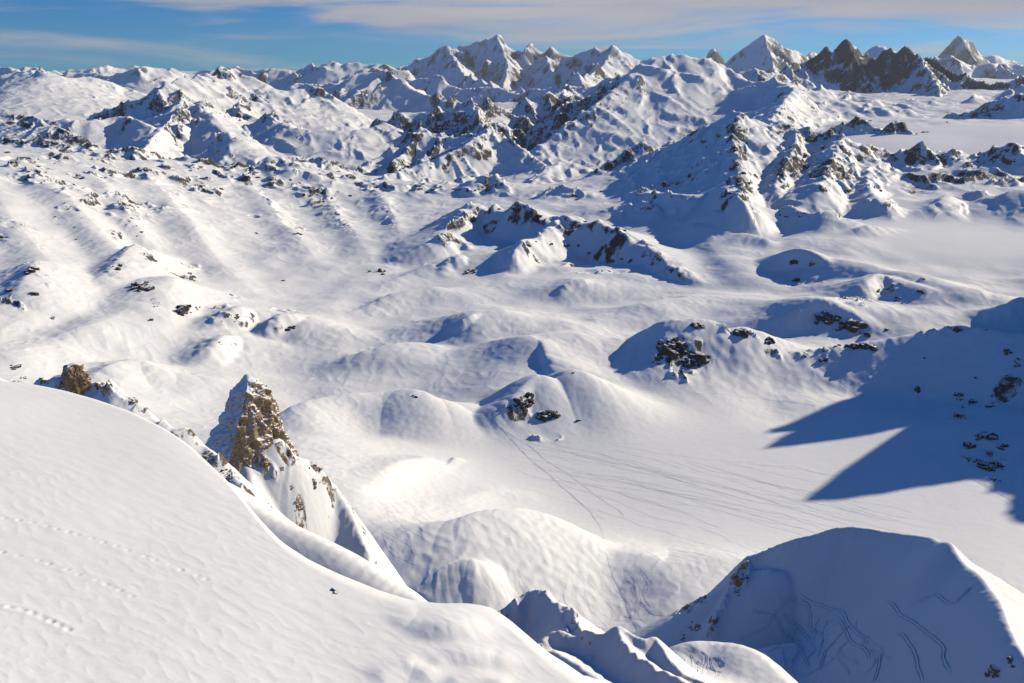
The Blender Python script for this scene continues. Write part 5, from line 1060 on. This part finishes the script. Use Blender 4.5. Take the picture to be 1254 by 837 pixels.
# ---------------------------------------------------------------- camera, sun, sky
def build_camera():
    cd = bpy.data.cameras.new('camera'); cd.sensor_width = 36; cd.lens = 36 * F_ / 1254; cd.clip_start = 1; cd.clip_end = 120000
    o = bpy.data.objects.new('camera', cd); COL.objects.link(o); o.location = (0, 0, CAMZ); o.rotation_euler = (math.pi / 2 - PITCH, 0, 0)
    bpy.context.scene.camera = o
def build_light():
    l = bpy.data.lights.new('sun', 'SUN'); l.energy = 5.0; l.angle = R_(0.45); l.color = (1.0, 0.885, 0.66)
    o = bpy.data.objects.new('sun', l); COL.objects.link(o)
    from mathutils import Vector
    d = Vector((math.sin(R_(SUN_AZ)) * math.cos(R_(SUN_EL)), math.cos(R_(SUN_AZ)) * math.cos(R_(SUN_EL)), math.sin(R_(SUN_EL))))
    o.rotation_euler = d.to_track_quat('Z', 'Y').to_euler(); o.location = (0, 0, CAMZ + 500)
    w = bpy.data.worlds.new('World'); bpy.context.scene.world = w; w.use_nodes = True; nt = w.node_tree; bg = nt.nodes['Background']
    s = nt.nodes.new('ShaderNodeTexSky'); s.sky_type = 'NISHITA'; s.sun_disc = False; s.sun_elevation = R_(SUN_EL); s.sun_rotation = R_(SUN_AZ)
    s.altitude = 3300; s.dust_density = 0.1; s.air_density = 1.0; s.ozone_density = 2.0
    tc = nt.nodes.new('ShaderNodeTexCoord').outputs['Generated']
    sx = nt.nodes.new('ShaderNodeSeparateXYZ'); nt.links.new(tc, sx.inputs[0])
    X, Y, Z = sx.outputs
    bl = nt.nodes.new('ShaderNodeMix'); bl.data_type = 'RGBA'; bl.blend_type = 'MULTIPLY'; bl.inputs[0].default_value = 1.0; bl.inputs[7].default_value = (0.27, 0.76, 1.30, 1)
    nt.links.new(s.outputs[0], bl.inputs[6]); blue = bl.outputs[2]
    # the hazy white glow right at the horizon is thinned as in high mountain air
    hs = nt.nodes.new('ShaderNodeMix'); hs.data_type = 'RGBA'; hs.blend_type = 'MULTIPLY'
    hf = nt.nodes.new('ShaderNodeMapRange'); hf.interpolation_type = 'SMOOTHSTEP'; hf.inputs[1].default_value = 0.30; hf.inputs[2].default_value = 0.0
    nt.links.new(Z, hf.inputs[0]); nt.links.new(hf.outputs[0], hs.inputs[0]); nt.links.new(blue, hs.inputs[6]); hs.inputs[7].default_value = (0.42, 0.64, 0.68, 1)
    # high veil cloud: a flat layer seen at a low angle
    ang = mmath(nt, 'DIVIDE', X, mmath(nt, 'MAXIMUM', Y, 0.05))
    cb = nt.nodes.new('ShaderNodeCombineXYZ'); nt.links.new(ang, cb.inputs[0]); nt.links.new(Z, cb.inputs[1])
    n1 = noise(nt, mapping(nt, cb.outputs[0], (2.6, 34, 1), (0, 0, 0.02)), 1.0, 9, 0.55, 0.7)
    nA = noise(nt, mapping(nt, cb.outputs[0], (1.1, 11, 1), (0, 0, -0.03)), 1.0, 3, 0.5, 0.4)
    # the veil is thick above the middle and right, and thins out to the left and to the horizon
    side = mmath(nt, 'MULTIPLY', mmath(nt, 'MINIMUM', ang, 0.15), 0.26)
    up = nt.nodes.new('ShaderNodeMapRange'); up.inputs[1].default_value = 0.0; up.inputs[2].default_value = 0.08; up.inputs[3].default_value = -0.13; up.inputs[4].default_value = 0.15; nt.links.new(Z, up.inputs[0])
    f = mmath(nt, 'ADD', mmath(nt, 'ADD', mmath(nt, 'ADD', mmath(nt, 'MULTIPLY', n1, 1.05), mmath(nt, 'MULTIPLY', nA, .45)), side), up.outputs[0])
    mr = nt.nodes.new('ShaderNodeMapRange'); mr.interpolation_type = 'SMOOTHSTEP'; mr.inputs[1].default_value = 0.60; mr.inputs[2].default_value = 0.90; nt.links.new(f, mr.inputs[0])
    n2 = noise(nt, mapping(nt, cb.outputs[0], (2.0, 22, 1), (0, 0, -0.02)), 1.0, 6, 0.55, 0.4)
    cc = ramp(nt, n2, [(0.3, (4.3, 4.15, 4.5)), (0.7, (6.2, 5.9, 6.1))])
    hi = nt.nodes.new('ShaderNodeMapRange'); hi.interpolation_type = 'SMOOTHSTEP'; hi.inputs[1].default_value = 0.35; hi.inputs[2].default_value = 0.12; hi.inputs[3].default_value = 0.0; hi.inputs[4].default_value = 0.92; nt.links.new(Z, hi.inputs[0])
    fin = mix(nt, mmath(nt, 'MULTIPLY', mr.outputs[0], hi.outputs[0]), hs.outputs[2], cc)
    nt.links.new(fin, bg.inputs['Color']); bg.inputs['Strength'].default_value = 0.078
def build_haze():
    m = bpy.data.materials.new('mountain_air'); m.use_nodes = True; nt = m.node_tree
    nt.nodes.remove(nt.nodes['Principled BSDF']); v = nt.nodes.new('ShaderNodeVolumePrincipled')
    v.inputs['Color'].default_value = (0.80, 0.88, 1.0, 1); v.inputs['Density'].default_value = HAZE; v.inputs['Anisotropy'].default_value = 0.3
    nt.links.new(v.outputs[0], nt.nodes['Material Output'].inputs['Volume'])
    x0, x1, y0, y1, z0, z1 = -60000, 80000, -3000, 47500, CAMZ - 2400, CAMZ + 1500
    co = np.array([(x, y, z) for z in (z0, z1) for y in (y0, y1) for x in (x0, x1)], float)
    q = np.array([(0, 2, 3, 1), (4, 5, 7, 6), (0, 1, 5, 4), (2, 6, 7, 3), (0, 4, 6, 2), (1, 3, 7, 5)])
    o = link('haze', mesh_arrays('haze', co, q, m, smooth=False)); tag(o, 'thin blue mountain air that pales the farthest peaks', 'haze', kind='stuff')
HAZE = 6e-6
def settings():
    sc = bpy.context.scene; sc.render.engine = 'CYCLES'; sc.view_settings.view_transform = 'Standard'; sc.view_settings.look = 'None'
    sc.view_settings.exposure = EXPO; sc.view_settings.gamma = 1
    c = sc.cycles; c.max_bounces = 5; c.diffuse_bounces = 1; c.sample_clamp_indirect = 0.14; c.glossy_bounces = 1; c.transmission_bounces = 1; c.volume_bounces = 0
    c.use_denoising = True; c.denoiser = 'OPENIMAGEDENOISE'; c.denoising_prefilter = 'ACCURATE'; c.use_adaptive_sampling = True; c.adaptive_threshold = 0.012
    sc.render.use_persistent_data = False
EXPO = 0.14
GREY = ((0.028, 0.029, 0.034), (0.072, 0.070, 0.076), (0.16, 0.148, 0.145), (0.060, 0.056, 0.062))
BROWN = ((0.05, 0.035, 0.022), (0.17, 0.115, 0.07), (0.33, 0.22, 0.12), (0.15, 0.12, 0.10))
mat_land = snow_rock('snow_and_rock', 22, GREY)
mat_near = snow_rock('near_snow_and_rock', 3.0, BROWN)
s = build_land(); finish_land(s)
for k, v in HUMS.items(): META[k] = dict(name='hill', label='white snow ' + v if not v.startswith('bright') else v, cat='hill', kind='structure')
sheet_objects(s, mat_land, CAMZ, META)
ns = near_slope(); sheet_objects(ns, mat_near, CAMZ, META)
nc = near_crags(); sheet_objects(nc, mat_near, CAMZ, META, mask=nc.H > -600)
build_rocks(s, ns, nc); build_tracks(s, ns, nc)
build_camera(); build_light(); build_haze(); settings()
